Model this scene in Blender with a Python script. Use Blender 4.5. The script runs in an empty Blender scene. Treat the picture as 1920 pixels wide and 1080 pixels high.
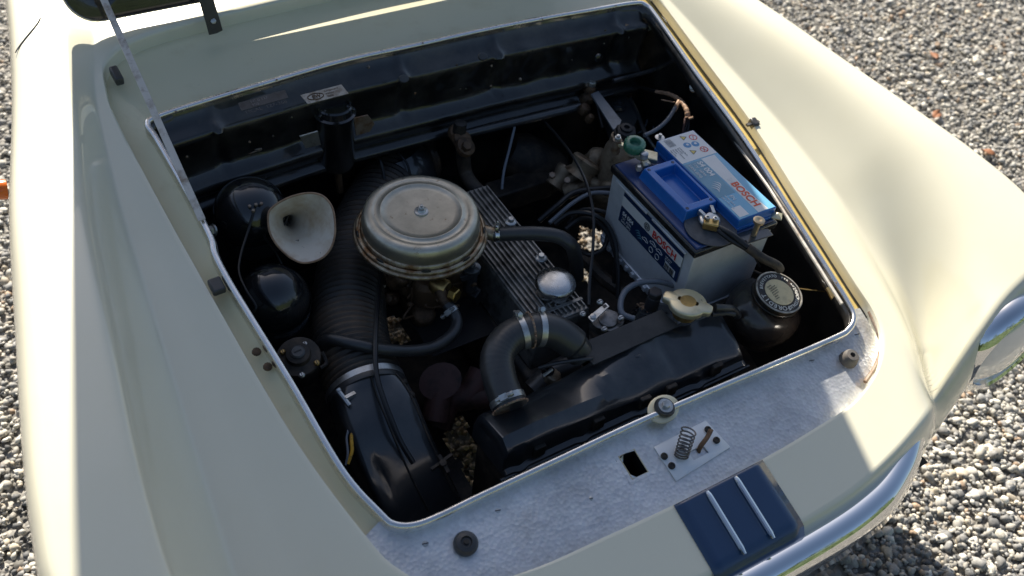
import bpy, bmesh, math, random
import numpy as np
from mathutils import Vector, Matrix
rad = math.radians
random.seed(7); rng = np.random.default_rng(7)
SC = bpy.context.scene
COL = SC.collection

# ------------------------------------------------------------------ camera
PT, RL, YW = rad(45.96), rad(-7.46), rad(35.7)
FPX = 1831.0
CAM = np.array([-0.72859, -1.35903, 1.80537])
_f = np.array([math.cos(PT)*math.sin(YW), math.cos(PT)*math.cos(YW), -math.sin(PT)])
_r = np.cross(_f, [0, 0, 1]); _r /= np.linalg.norm(_r); _d = np.cross(_f, _r)
RT = np.array([_r*math.cos(RL)+_d*math.sin(RL), -_r*math.sin(RL)+_d*math.cos(RL), _f])
cd = bpy.data.cameras.new('camera'); cam = bpy.data.objects.new('camera', cd); COL.objects.link(cam)
SC.camera = cam
cd.sensor_width = 36; cd.lens = FPX/1920*36; cd.clip_start = 0.05; cd.clip_end = 500
M = Matrix(((RT[0][0], -RT[1][0], -RT[2][0], CAM[0]), (RT[0][1], -RT[1][1], -RT[2][1], CAM[1]),
            (RT[0][2], -RT[1][2], -RT[2][2], CAM[2]), (0, 0, 0, 1)))
cam.matrix_world = M
cd.dof.use_dof = True; cd.dof.focus_distance = 1.60; cd.dof.aperture_fstop = 4.5

# ------------------------------------------------------------------ light
SUNV = Vector((0.25, 1.42, 1.0)).normalized()
ELEV = math.asin(SUNV.z); AZ = math.atan2(SUNV.x, SUNV.y)
w = bpy.data.worlds.new('World'); SC.world = w; w.use_nodes = True
nt = w.node_tree; bg = nt.nodes['Background']
sky = nt.nodes.new('ShaderNodeTexSky'); sky.sky_type = 'NISHITA'; sky.sun_disc = False
sky.sun_elevation = ELEV; sky.sun_rotation = AZ
nt.links.new(sky.outputs[0], bg.inputs[0]); bg.inputs[1].default_value = 0.048
sky.dust_density = 2.0; sky.ozone_density = 1.0; sky.air_density = 1.0
sd = bpy.data.lights.new('sun', 'SUN'); sd.energy = 3.7; sd.angle = rad(0.5); sd.color = (1.0, 0.93, 0.81)
sun = bpy.data.objects.new('sun', sd); COL.objects.link(sun)
sun.rotation_euler = SUNV.to_track_quat('Z', 'Y').to_euler(); sun.location = (2, 6, 5)
vs = SC.view_settings; vs.view_transform = 'Standard'; vs.look = 'None'; vs.gamma = 1; vs.use_curve_mapping = False
vs.exposure = 1.40

# ------------------------------------------------------------------ coordinates read off the picture
ZR, SLP = 0.80, math.tan(rad(11.26))
def ray(px, py): return RT.T @ np.array([(px-960)/FPX, (py-540)/FPX, 1.0])
def at(px, py, z):
    q = ray(px, py); return Vector(CAM + q*((z-CAM[2])/q[2]))
def sp(px, py, off=0):
    q = ray(px, py); t = (ZR+off+SLP*CAM[1]-CAM[2])/(q[2]-SLP*q[1]); return Vector(CAM+t*q)
def aty(px, py, y):
    q = ray(px, py); return Vector(CAM+q*((y-CAM[1])/q[1]))
def atx(px, py, x):
    q = ray(px, py); return Vector(CAM+q*((x-CAM[0])/q[0]))
def sz(y): return ZR+SLP*y

# ------------------------------------------------------------------ materials
MATS = {}
def mat(name, col, rough=.5, metal=0., coat=0., col2=None, nscale=30., namt=.5, lo=.45, hi=.65, bump=0., bscale=200.,
        rough2=None, spec=.5, col3=None, n3=(8., .6, .75), coat_rough=.03, stretch=None):
    m = bpy.data.materials.new(name); m.use_nodes = True; t = m.node_tree; N = t.nodes; L = t.links
    b = N['Principled BSDF']; b.inputs['Base Color'].default_value = (*col, 1)
    b.inputs['Roughness'].default_value = rough; b.inputs['Metallic'].default_value = metal
    b.inputs['Coat Weight'].default_value = coat; b.inputs['Coat Roughness'].default_value = coat_rough
    b.inputs['Specular IOR Level'].default_value = spec
    tc = N.new('ShaderNodeTexCoord'); vec = tc.outputs['Object']
    if stretch:
        mp = N.new('ShaderNodeMapping'); mp.inputs['Scale'].default_value = stretch; L.new(vec, mp.inputs[0]); vec = mp.outputs[0]
    out = None
    if col2 is not None:
        n = N.new('ShaderNodeTexNoise'); n.inputs['Scale'].default_value = nscale; n.inputs['Detail'].default_value = 6
        n.inputs['Roughness'].default_value = .65; L.new(vec, n.inputs['Vector'])
        mr = N.new('ShaderNodeMapRange'); mr.inputs[1].default_value = lo; mr.inputs[2].default_value = hi
        mr.inputs[3].default_value = 0; mr.inputs[4].default_value = namt
        L.new(n.outputs['Fac'], mr.inputs[0])
        mx = N.new('ShaderNodeMix'); mx.data_type = 'RGBA'; mx.inputs[6].default_value = (*col, 1); mx.inputs[7].default_value = (*col2, 1)
        L.new(mr.outputs[0], mx.inputs[0]); out = mx.outputs[2]
        if rough2 is not None:
            r = N.new('ShaderNodeMapRange'); r.inputs[3].default_value = rough; r.inputs[4].default_value = rough2
            L.new(mr.outputs[0], r.inputs[0]); L.new(r.outputs[0], b.inputs['Roughness'])
    if col3 is not None:
        n = N.new('ShaderNodeTexNoise'); n.inputs['Scale'].default_value = n3[0]; n.inputs['Detail'].default_value = 9
        n.inputs['Roughness'].default_value = .7; L.new(tc.outputs['Object'], n.inputs['Vector'])
        mr = N.new('ShaderNodeMapRange'); mr.inputs[1].default_value = n3[1]; mr.inputs[2].default_value = n3[2]
        L.new(n.outputs['Fac'], mr.inputs[0])
        mx = N.new('ShaderNodeMix'); mx.data_type = 'RGBA'; mx.inputs[7].default_value = (*col3, 1)
        if out: L.new(out, mx.inputs[6])
        else: mx.inputs[6].default_value = (*col, 1)
        L.new(mr.outputs[0], mx.inputs[0]); out = mx.outputs[2]
    if out: L.new(out, b.inputs['Base Color'])
    if bump:
        n = N.new('ShaderNodeTexNoise'); n.inputs['Scale'].default_value = bscale; n.inputs['Detail'].default_value = 4
        L.new(vec, n.inputs['Vector'])
        bp = N.new('ShaderNodeBump'); bp.inputs['Strength'].default_value = 1; bp.inputs['Distance'].default_value = bump
        L.new(n.outputs['Fac'], bp.inputs['Height']); L.new(bp.outputs[0], b.inputs['Normal'])
    MATS[name] = m; return m

cream = mat('cream_paint', (.80, .765, .60), .26, coat=1, col2=(.77, .73, .555), nscale=4, namt=.6, bump=.00002, bscale=700, coat_rough=.012, col3=(.62, .56, .40), n3=(160, .74, .80))
cream_in = mat('cream_paint_channel', (.78, .72, .49), .38, coat=.3, col2=(.60, .52, .30), nscale=18, namt=.5, lo=.55, hi=.8,
               col3=(.10, .06, .03), n3=(60, .68, .76))
navy = mat('navy_paint', (.005, .036, .105), .30, coat=1, col2=(.006, .044, .12), nscale=5)
enamel = mat('black_enamel', (.010, .010, .010), .30, coat=1, col2=(.085, .074, .062), nscale=11, namt=.7, lo=.45, hi=.75, rough2=.6,
             bump=.0009, bscale=16, col3=(.09, .05, .025), n3=(26, .68, .8), coat_rough=.05)
enamel_gloss = mat('black_gloss', (.012, .013, .015), .16, coat=1, col2=(.03, .03, .03), nscale=25, namt=.5, rough2=.35, bump=.0001, bscale=60, coat_rough=.06)
tank_black = mat('tank_black', (.024, .027, .031), .30, coat=1, col2=(.085, .083, .08), nscale=12, namt=.5, rough2=.5,
                 bump=.0008, bscale=14, col3=(.09, .06, .04), n3=(30, .7, .8), coat_rough=.09)
grime = mat('grimy_black', (.018, .016, .014), .6, col2=(.10, .072, .048), nscale=22, namt=.8, bump=.001, bscale=90)
dark_void = mat('dark_liner', (.006, .006, .006), .85)
rubber = mat('rubber', (.032, .031, .031), .36, col2=(.05, .048, .045), nscale=30, namt=.5, bump=.0002, bscale=250, rough2=.55, spec=.8)
rubber_dusty = mat('rubber_dusty', (.050, .043, .036), .48, col2=(.20, .125, .07), nscale=7, namt=.8, lo=.48, hi=.75, bump=.0003, bscale=150)
steel = mat('galvanised_steel', (.62, .62, .60), .36, metal=.9, col2=(.35, .33, .30), nscale=60, namt=.7, bump=.0001, bscale=300)
alu_trim = mat('polished_trim', (.84, .83, .81), .24, metal=1, col2=(.55, .53, .50), nscale=50, namt=.5, lo=.5, hi=.75, rough2=.42, stretch=(1, 1, 1))
chrome = mat('chrome', (.86, .87, .88), .04, metal=1)
rusty = mat('rusty_steel', (.30, .24, .19), .55, metal=.6, col2=(.17, .08, .035), nscale=45, namt=.9, bump=.0004, bscale=200)
brass = mat('brass', (.62, .42, .16), .36, metal=.9, col2=(.28, .16, .07), nscale=35, namt=.8)
gold = mat('gold_passivated', (.80, .72, .50), .42, metal=.75, col2=(.52, .40, .20), nscale=14, namt=.7, col3=(.22, .15, .06), n3=(70, .62, .7))
cast = mat('cast_alloy_dirty', (.34, .27, .19), .55, metal=.6, col2=(.09, .055, .03), nscale=28, namt=.9, bump=.0008, bscale=120)
castbrown = mat('cast_iron_brown', (.17, .10, .055), .55, metal=.35, col2=(.03, .02, .012), nscale=25, namt=.9, bump=.0008, bscale=100)
exhaust = mat('manifold_red_brown', (.12, .055, .045), .6, col2=(.04, .025, .02), nscale=25, namt=.9, bump=.0008, bscale=120)
valve_m = mat('valve_cover_alloy', (.34, .33, .31), .42, metal=.75, col2=(.05, .045, .04), nscale=30, namt=.8, bump=.0003, bscale=200)
filter_m = mat('filter_tin', (.66, .61, .50), .36, metal=.92, col2=(.44, .40, .31), nscale=22, namt=.8, lo=.35, hi=.7, rough2=.5,
               col3=(.24, .14, .06), n3=(75, .60, .74), bump=.0001, bscale=400)
filter_rust = mat('filter_tin_rusty', (.52, .44, .32), .42, metal=.85, col2=(.22, .11, .045), nscale=40, namt=.95, lo=.42, hi=.62, bump=.0003, bscale=300)
gtxt = mat('grey_green_glove', (.12, .12, .11), .6)
horn_white = mat('horn_silver', (.80, .72, .60), .40, metal=.0, col2=(.50, .34, .18), nscale=14, namt=.9, lo=.46, hi=.7,
                 col3=(.03, .015, .01), n3=(90, .66, .70), bump=.0002, bscale=200)
bat_grey = mat('battery_grey', (.74, .76, .79), .36, metal=.3, col2=(.40, .42, .45), nscale=10, namt=.5)
bat_blue = mat('battery_blue', (.01, .14, .50), .30, coat=.3, col2=(.01, .09, .34), nscale=8)
bat_dark = mat('battery_dark_blue', (.004, .035, .15), .35, coat=.3, col2=(.03, .05, .10), nscale=30, namt=.4, lo=.55, hi=.75)
lab_navy = mat('label_navy', (.008, .028, .085), .3)
lab_white = mat('label_white', (.74, .74, .73), .32, col2=(.66, .66, .66), nscale=12)
lab_sky = mat('label_sky', (.16, .42, .62), .25, coat=.4, col2=(.28, .52, .68), nscale=7, namt=.6)
lab_teal = mat('label_teal', (.13, .30, .42), .3, col2=(.24, .42, .52), nscale=14)
red = mat('print_red', (.60, .025, .02), .35)
orange_red = mat('print_orange_red', (.68, .10, .03), .35)
white_ink = mat('print_white', (.72, .73, .74), .4)
black_ink = mat('print_black', (.02, .02, .02), .4)
green_k = mat('green_plastic', (.03, .17, .10), .35, coat=.3, col2=(.20, .34, .27), nscale=50, namt=.5)
wire_black = mat('wire_black', (.014, .014, .015), .35)
wire_grey = mat('wire_grey', (.17, .19, .22), .4)
tape = mat('tan_tape', (.42, .26, .16), .65, col2=(.22, .12, .07), nscale=80, namt=.8)
yellow_w = mat('wire_yellow', (.75, .40, .03), .4, col2=(.1, .05, .02), nscale=120, lo=.55, hi=.6)
cap_black = mat('cap_black', (.014, .013, .012), .35, col2=(.10, .06, .03), nscale=60, namt=.6)
cap_cream = mat('cap_cream', (.74, .60, .34), .35, metal=.25, col2=(.50, .40, .24), nscale=50, namt=.6, col3=(.40, .15, .02), n3=(38, .62, .7))
washer_glass = mat('washer_bottle_brown', (.040, .030, .024), .22, coat=.5, col2=(.02, .014, .01), nscale=12)
orange_p = mat('amber_plastic', (.75, .16, .01), .2, coat=.5)
leafm = mat('dry_leaf', (.30, .13, .06), .6, col2=(.25, .09, .03), nscale=90)

# hammered aluminium of the slam panel: small overlapping round dimples
ham = bpy.data.materials.new('turned_aluminium'); ham.use_nodes = True
t = ham.node_tree; N = t.nodes; L = t.links; b = N['Principled BSDF']
b.inputs['Metallic'].default_value = .72
tc = N.new('ShaderNodeTexCoord')
v = N.new('ShaderNodeTexVoronoi'); v.feature = 'SMOOTH_F1'; v.inputs['Scale'].default_value = 165; v.inputs['Smoothness'].default_value = .2
v.inputs['Randomness'].default_value = .85
L.new(tc.outputs['Object'], v.inputs['Vector'])
n = N.new('ShaderNodeTexNoise'); n.inputs['Scale'].default_value = 7; n.inputs['Detail'].default_value = 9; n.inputs['Roughness'].default_value = .7
L.new(tc.outputs['Object'], n.inputs['Vector'])
cr = N.new('ShaderNodeValToRGB'); e = cr.color_ramp.elements
e[0].position = .33; e[0].color = (.52, .51, .49, 1); e[1].position = .64; e[1].color = (.78, .78, .76, 1)
L.new(n.outputs['Fac'], cr.inputs[0])
mx = N.new('ShaderNodeMix'); mx.data_type = 'RGBA'; mx.blend_type = 'MULTIPLY'; mx.inputs[0].default_value = .14
L.new(cr.outputs[0], mx.inputs[6]); L.new(v.outputs['Color'], mx.inputs[7])
hs = N.new('ShaderNodeHueSaturation'); hs.inputs['Saturation'].default_value = .12; hs.inputs['Value'].default_value = 1.15
L.new(mx.outputs[2], hs.inputs['Color']); n5 = N.new('ShaderNodeTexNoise'); n5.inputs['Scale'].default_value = 5.5; n5.inputs['Detail'].default_value = 10; n5.inputs['Roughness'].default_value = .75
L.new(tc.outputs['Object'], n5.inputs['Vector']); m5 = N.new('ShaderNodeMapRange'); m5.inputs[1].default_value = .54; m5.inputs[2].default_value = .74; m5.inputs[4].default_value = .55
L.new(n5.outputs['Fac'], m5.inputs[0]); x5 = N.new('ShaderNodeMix'); x5.data_type = 'RGBA'; x5.inputs[7].default_value = (.34, .29, .24, 1)
L.new(hs.outputs[0], x5.inputs[6]); L.new(m5.outputs[0], x5.inputs[0])
mp6 = N.new('ShaderNodeMapping'); mp6.inputs['Scale'].default_value = (6, 420, 420); mp6.inputs['Rotation'].default_value = (0, 0, .25); L.new(tc.outputs['Object'], mp6.inputs[0])
n6 = N.new('ShaderNodeTexNoise'); n6.inputs['Scale'].default_value = 1; n6.inputs['Detail'].default_value = 3; L.new(mp6.outputs[0], n6.inputs['Vector'])
m6 = N.new('ShaderNodeMapRange'); m6.inputs[1].default_value = .66; m6.inputs[2].default_value = .72; m6.inputs[4].default_value = .12; L.new(n6.outputs['Fac'], m6.inputs[0])
x6 = N.new('ShaderNodeMix'); x6.data_type = 'RGBA'; x6.inputs[7].default_value = (.88, .88, .87, 1); L.new(x5.outputs[2], x6.inputs[6]); L.new(m6.outputs[0], x6.inputs[0])
L.new(x6.outputs[2], b.inputs['Base Color'])
rr = N.new('ShaderNodeMapRange'); rr.inputs[3].default_value = .34; rr.inputs[4].default_value = .52
L.new(n.outputs['Fac'], rr.inputs[0]); L.new(rr.outputs[0], b.inputs['Roughness'])
bp = N.new('ShaderNodeBump'); bp.inputs['Strength'].default_value = 1; bp.inputs['Distance'].default_value = .0006
L.new(v.outputs['Distance'], bp.inputs['Height']); L.new(bp.outputs[0], b.inputs['Normal'])

# ------------------------------------------------------------------ mesh helpers
def frame(n):
    n = Vector(n).normalized(); a = Vector((1, 0, 0)) if abs(n.x) < .8 else Vector((0, 1, 0))
    u = (a-n*a.dot(n)).normalized(); return u, n.cross(u), n
def crv(pts, n=12, closed=False):
    P = [Vector(p) for p in pts]; out = []; k = len(P)
    for i in range(k if closed else k-1):
        if closed: p0, p1, p2, p3 = P[i-1], P[i], P[(i+1) % k], P[(i+2) % k]
        else: p0, p1, p2, p3 = P[max(i-1, 0)], P[i], P[i+1], P[min(i+2, k-1)]
        for j in range(n):
            s = j/n
            out.append(.5*((2*p1)+(p2-p0)*s+(2*p0-5*p1+4*p2-p3)*s*s+(3*p1-p0-3*p2+p3)*s**3))
    if not closed: out.append(P[-1].copy())
    return out
class MB:
    def __init__(s): s.v = []; s.f = []
    def add(s, vs_, fs):
        o = len(s.v); s.v += [tuple(q) for q in vs_]; s.f += [tuple(i+o for i in f) for f in fs]; return s
    def rings(s, rings, closed=True, cap0=True, cap1=True, loop=False):
        n = len(rings[0]); o = len(s.v)
        for r in rings: s.v += [tuple(q) for q in r]
        R = len(rings)
        for i in range(R if loop else R-1):
            a = o+i*n; b_ = o+((i+1) % R)*n
            for j in range(n if closed else n-1):
                k = (j+1) % n; s.f.append((a+j, a+k, b_+k, b_+j))
        if not loop and closed:
            if cap0: s.f.append(tuple(o+j for j in reversed(range(n))))
            if cap1: s.f.append(tuple(o+(R-1)*n+j for j in range(n)))
        return s
    def tube(s, path, r, seg=10, closed=False, flat=1., up=None):
        P = [Vector(p) for p in path]; n = len(P)
        if not hasattr(r, '__len__'): r = [r]*n
        T = []
        for i in range(n):
            if closed: d = P[(i+1) % n]-P[i-1]
            else: d = P[min(i+1, n-1)]-P[max(i-1, 0)]
            T.append(d.normalized() if d.length > 1e-9 else (T[-1] if T else Vector((0, 0, 1))))
        u = frame(T[0])[0]
        if up is not None: u = (Vector(up)-T[0]*Vector(up).dot(T[0])).normalized()
        rs = []
        for i in range(n):
            if up is not None: u = Vector(up)
            u = (u-T[i]*u.dot(T[i])).normalized(); w_ = T[i].cross(u)
            rs.append([P[i]+(u*math.cos(a)*flat+w_*math.sin(a))*r[i] for a in [2*math.pi*k/seg for k in range(seg)]])
        return s.rings(rs, loop=closed)
    def lathe(s, prof, o, axis=(0, 0, 1), seg=32, sx=1., sy=1., ref=None):
        u, w_, n = frame(axis); o = Vector(o)
        if ref is not None:
            u = Vector(ref); u = (u-n*u.dot(n)).normalized(); w_ = n.cross(u)
        rs = [[o+n*h+(u*math.cos(a)*sx+w_*math.sin(a)*sy)*max(r, 1e-5) for a in [2*math.pi*k/seg for k in range(seg)]] for r, h in prof]
        return s.rings(rs)
    def prism(s, top, d):
        top = [Vector(p) for p in top]; d = Vector(d); n = len(top); o = len(s.v)
        s.v += [tuple(p) for p in top]+[tuple(p+d) for p in top]
        s.f.append(tuple(o+i for i in range(n))); s.f.append(tuple(o+n+i for i in reversed(range(n))))
        for i in range(n):
            k = (i+1) % n; s.f.append((o+i, o+n+i, o+n+k, o+k))
        return s
    def box(s, lo, hi):
        x0, y0, z0 = lo; x1, y1, z1 = hi
        return s.prism([(x0, y0, z1), (x1, y0, z1), (x1, y1, z1), (x0, y1, z1)], (0, 0, z0-z1))
    def strip(s, rows):
        m = len(rows[0]); o = len(s.v)
        for r in rows: s.v += [tuple(q) for q in r]
        for i in range(len(rows)-1):
            for j in range(m-1):
                a = o+i*m+j; s.f.append((a, a+1, a+m+1, a+m))
        return s
    def bar(s, a, b_, w_, h, up=(0, 0, 1)):
        a = Vector(a); b_ = Vector(b_); t_ = (b_-a).normalized(); u = Vector(up); u = (u-t_*u.dot(t_)).normalized(); r_ = t_.cross(u)
        f = lambda p: [p+r_*w_/2+u*h/2, p-r_*w_/2+u*h/2, p-r_*w_/2-u*h/2, p+r_*w_/2-u*h/2]
        return s.rings([f(a), f(b_)])
    def hexa(s, o, axis, r, h, seg=6): return s.lathe([(r, 0), (r, h*.85), (r*.85, h)], o, axis, seg)

def thing(name, label, cat, loc=(0, 0, 0), group=None):
    o = bpy.data.objects.new(name, None); COL.objects.link(o); o.location = loc; o.empty_display_size = .05
    o['label'] = label; o['category'] = cat
    if group: o['group'] = group
    return o
def base(o):
    v_ = Vector((0, 0, 0))
    while o is not None: v_ += o.location; o = o.parent
    return v_
def part(name, mb, m, parent=None, bevel=0, label=None, sharp=38, solid=0, recalc=True, seg=2, color=None):
    off = base(parent) if parent else Vector((0, 0, 0))
    me = bpy.data.meshes.new(name)
    me.from_pydata([(x-off.x, y-off.y, z-off.z) for x, y, z in mb.v], [], mb.f)
    if recalc:
        bm = bmesh.new(); bm.from_mesh(me); bmesh.ops.remove_doubles(bm, verts=bm.verts, dist=1e-6)
        bmesh.ops.recalc_face_normals(bm, faces=bm.faces); bm.to_mesh(me); bm.free()
    me.materials.append(m)
    me.polygons.foreach_set('use_smooth', [True]*len(me.polygons)); me.set_sharp_from_angle(angle=rad(sharp))
    o = bpy.data.objects.new(name, me); COL.objects.link(o)
    if parent: o.parent = parent
    if label: o['label'] = label
    if solid:
        md = o.modifiers.new('thickness', 'SOLIDIFY'); md.thickness = solid; md.offset = -1
    if bevel:
        md = o.modifiers.new('bevel', 'BEVEL'); md.width = bevel; md.segments = seg; md.limit_method = 'ANGLE'; md.angle_limit = rad(35); md.harden_normals = False
    return o
def tagged(o, label, cat, group=None):
    o['label'] = label; o['category'] = cat
    if group: o['group'] = group
    return o
def single(name, mb, m, label, cat, **k):
    g = k.pop('group', None); o = part(name, mb, m, **k)
    c = sum((Vector(q) for q in mb.v), Vector())/len(mb.v); o.data.transform(Matrix.Translation(-c)); o.location = c
    return tagged(o, label, cat, g)
def text(s, size, o, dirv, upv, m, parent, name='lettering', offset=0., align='LEFT', spacing=1., lift=.0004, thick=.0001):
    c = bpy.data.curves.new(name, 'FONT'); c.body = s; c.size = size; c.offset = offset; c.align_x = align; c.extrude = thick; c.space_character = spacing
    tmp = bpy.data.objects.new('tmp', c); COL.objects.link(tmp)
    dg = bpy.context.evaluated_depsgraph_get(); me = bpy.data.meshes.new_from_object(tmp.evaluated_get(dg))
    bpy.data.objects.remove(tmp); 
    d = Vector(dirv).normalized(); u = Vector(upv); u = (u-d*u.dot(d)).normalized(); n_ = d.cross(u)
    off = base(parent); p = Vector(o)+n_*lift-off
    me.transform(Matrix(((d.x, u.x, n_.x, p.x), (d.y, u.y, n_.y, p.y), (d.z, u.z, n_.z, p.z), (0, 0, 0, 1))))
    me.materials.clear(); me.materials.append(m)
    ob = bpy.data.objects.new(name, me); COL.objects.link(ob); ob.parent = parent; return ob
def ipol(x, xs, ys): return float(np.interp(x, xs, ys))
def sst(t_): t_ = min(max(t_, 0), 1); return t_*t_*(3-2*t_)

# ================================================================== GROUND
gm = bpy.data.materials.new('gravel_bed'); gm.use_nodes = True
t = gm.node_tree; N = t.nodes; L = t.links; b = N['Principled BSDF']; b.inputs['Roughness'].default_value = .8
tc = N.new('ShaderNodeTexCoord'); v = N.new('ShaderNodeTexVoronoi'); v.inputs['Scale'].default_value = 62
L.new(tc.outputs['Object'], v.inputs['Vector'])
cr = N.new('ShaderNodeValToRGB'); cr.color_ramp.interpolation = 'LINEAR'; e = cr.color_ramp.elements
e[0].color = (.10, .095, .085, 1); e[1].color = (.40, .37, .33, 1); x = e.new(.5); x.color = (.21, .20, .18, 1)
sx = N.new('ShaderNodeSeparateColor'); L.new(v.outputs['Color'], sx.inputs[0]); L.new(sx.outputs[0], cr.inputs[0]); L.new(cr.outputs[0], b.inputs['Base Color'])
bp = N.new('ShaderNodeBump'); bp.invert = True; bp.inputs['Distance'].default_value = .012; L.new(v.outputs['Distance'], bp.inputs['Height']); L.new(bp.outputs[0], b.inputs['Normal'])
g = MB(); g.strip([[(-80, -80, 0), (80, -80, 0)], [(-80, 80, 0), (80, 80, 0)]])
o = part('ground', g, gm); o['kind'] = 'structure'

def stones():
    # distorted icosahedra, one mesh, colour per stone
    ph = (1+5**.5)/2
    V = np.array([(-1, ph, 0), (1, ph, 0), (-1, -ph, 0), (1, -ph, 0), (0, -1, ph), (0, 1, ph), (0, -1, -ph), (0, 1, -ph), (ph, 0, -1), (ph, 0, 1), (-ph, 0, -1), (-ph, 0, 1)], float)
    V /= np.linalg.norm(V[0])
    Fc = np.array([(0, 11, 5), (0, 5, 1), (0, 1, 7), (0, 7, 10), (0, 10, 11), (1, 5, 9), (5, 11, 4), (11, 10, 2), (10, 7, 6), (7, 1, 8), (3, 9, 4), (3, 4, 2), (3, 2, 6), (3, 6, 8), (3, 8, 9), (4, 9, 5), (2, 4, 11), (6, 2, 10), (8, 6, 7), (9, 8, 1)])
    vl = V.tolist(); mid = {}; F2 = []
    def md(a, b_):
        k = (min(a, b_), max(a, b_))
        if k not in mid: q = np.array(vl[a])+np.array(vl[b_]); q /= np.linalg.norm(q); vl.append(q.tolist()); mid[k] = len(vl)-1
        return mid[k]
    for a, b_, c_ in Fc:
        ab, bc, ca = md(a, b_), md(b_, c_), md(c_, a); F2 += [(a, ab, ca), (b_, bc, ab), (c_, ca, bc), (ab, bc, ca)]
    V2 = np.array(vl); F2 = np.array(F2)
    zones = [  # x0,x1,y0,y1,density per m2,fine
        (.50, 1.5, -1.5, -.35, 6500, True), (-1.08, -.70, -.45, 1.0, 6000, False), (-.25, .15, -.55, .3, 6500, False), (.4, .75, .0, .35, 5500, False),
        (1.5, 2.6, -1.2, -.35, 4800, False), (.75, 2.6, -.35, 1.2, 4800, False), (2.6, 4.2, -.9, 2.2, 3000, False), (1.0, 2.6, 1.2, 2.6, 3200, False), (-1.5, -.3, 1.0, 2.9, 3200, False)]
    AV, AF, AC = [], [], []; off = 0
    pal = np.array([(.42, .40, .36), (.27, .265, .255), (.56, .53, .46), (.33, .31, .275), (.48, .42, .33), (.13, .13, .13), (.66, .63, .56), (.36, .26, .18), (.22, .22, .215)])
    pw = np.array([.2, .19, .12, .16, .08, .10, .06, .03, .06]); pw /= pw.sum()
    for x0, x1, y0, y1, dn, fine in zones:
        n_ = int((x1-x0)*(y1-y0)*dn*1.5); B, Fs = (V2, F2) if fine else (V, Fc)
        p = np.stack([rng.uniform(x0, x1, n_), rng.uniform(y0, y1, n_), rng.uniform(.000, .010, n_)], 1)
        sz_ = rng.lognormal(math.log(.0058), .38, n_).clip(.0026, .0155)
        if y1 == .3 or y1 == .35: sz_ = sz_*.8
        sc = np.stack([sz_*rng.uniform(.85, 1.35, n_), sz_*rng.uniform(.75, 1.05, n_), sz_*rng.uniform(.5, .85, n_)], 1)
        a = rng.uniform(0, 2*math.pi, n_); ti = rng.normal(0, .45, n_)
        noise = 1+rng.normal(0, .15 if fine else .19, (n_, len(B)))
        P = B[None]*noise[:, :, None]*sc[:, None]
        ct, st_ = np.cos(ti)[:, None], np.sin(ti)[:, None]
        P = np.stack([P[:, :, 0]*ct-P[:, :, 2]*st_, P[:, :, 1], P[:, :, 0]*st_+P[:, :, 2]*ct], 2)
        ca, sa = np.cos(a)[:, None], np.sin(a)[:, None]
        P = np.stack([P[:, :, 0]*ca-P[:, :, 1]*sa, P[:, :, 0]*sa+P[:, :, 1]*ca, P[:, :, 2]], 2)+p[:, None]
        c_ = pal[rng.choice(len(pal), n_, p=pw)]*rng.uniform(.85, 1.35, (n_, 1))
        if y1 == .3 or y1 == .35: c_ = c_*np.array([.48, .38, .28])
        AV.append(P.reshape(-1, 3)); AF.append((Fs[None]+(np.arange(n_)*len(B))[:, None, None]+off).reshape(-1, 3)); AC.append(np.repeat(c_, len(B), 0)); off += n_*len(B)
    AV = np.concatenate(AV); AF = np.concatenate(AF); AC = np.concatenate(AC)
    me = bpy.data.meshes.new('gravel'); me.vertices.add(len(AV)); me.vertices.foreach_set('co', AV.ravel())
    me.loops.add(AF.size); me.loops.foreach_set('vertex_index', AF.ravel().astype(np.int32))
    me.polygons.add(len(AF)); me.polygons.foreach_set('loop_start', np.arange(0, AF.size, 3, dtype=np.int32)); me.polygons.foreach_set('loop_total', np.full(len(AF), 3, np.int32))
    me.polygons.foreach_set('use_smooth', np.ones(len(AF), bool)); me.update()
    ca = me.color_attributes.new('stone', 'FLOAT_COLOR', 'POINT'); ca.data.foreach_set('color', np.concatenate([AC, np.ones((len(AC), 1))], 1).ravel())
    m = bpy.data.materials.new('stone'); m.use_nodes = True; t_ = m.node_tree; b_ = t_.nodes['Principled BSDF']; b_.inputs['Roughness'].default_value = .72
    at_ = t_.nodes.new('ShaderNodeAttribute'); at_.attribute_name = 'stone'
    nn = t_.nodes.new('ShaderNodeTexNoise'); nn.inputs['Scale'].default_value = 260; nn.inputs['Detail'].default_value = 5
    tcc = t_.nodes.new('ShaderNodeTexCoord'); t_.links.new(tcc.outputs['Object'], nn.inputs['Vector'])
    mr = t_.nodes.new('ShaderNodeMapRange'); mr.inputs[3].default_value = .55; mr.inputs[4].default_value = 1.35; t_.links.new(nn.outputs['Fac'], mr.inputs[0])
    vm = t_.nodes.new('ShaderNodeVectorMath'); vm.operation = 'SCALE'; t_.links.new(at_.outputs['Color'], vm.inputs[0]); t_.links.new(mr.outputs[0], vm.inputs['Scale'])
    t_.links.new(vm.outputs[0], b_.inputs['Base Color'])
    me.materials.append(m); o = bpy.data.objects.new('gravel', me); COL.objects.link(o); o['kind'] = 'stuff'
    o['label'] = 'loose grey gravel covering the ground round the car'; print('stones tris', len(AF))
stones()

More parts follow.
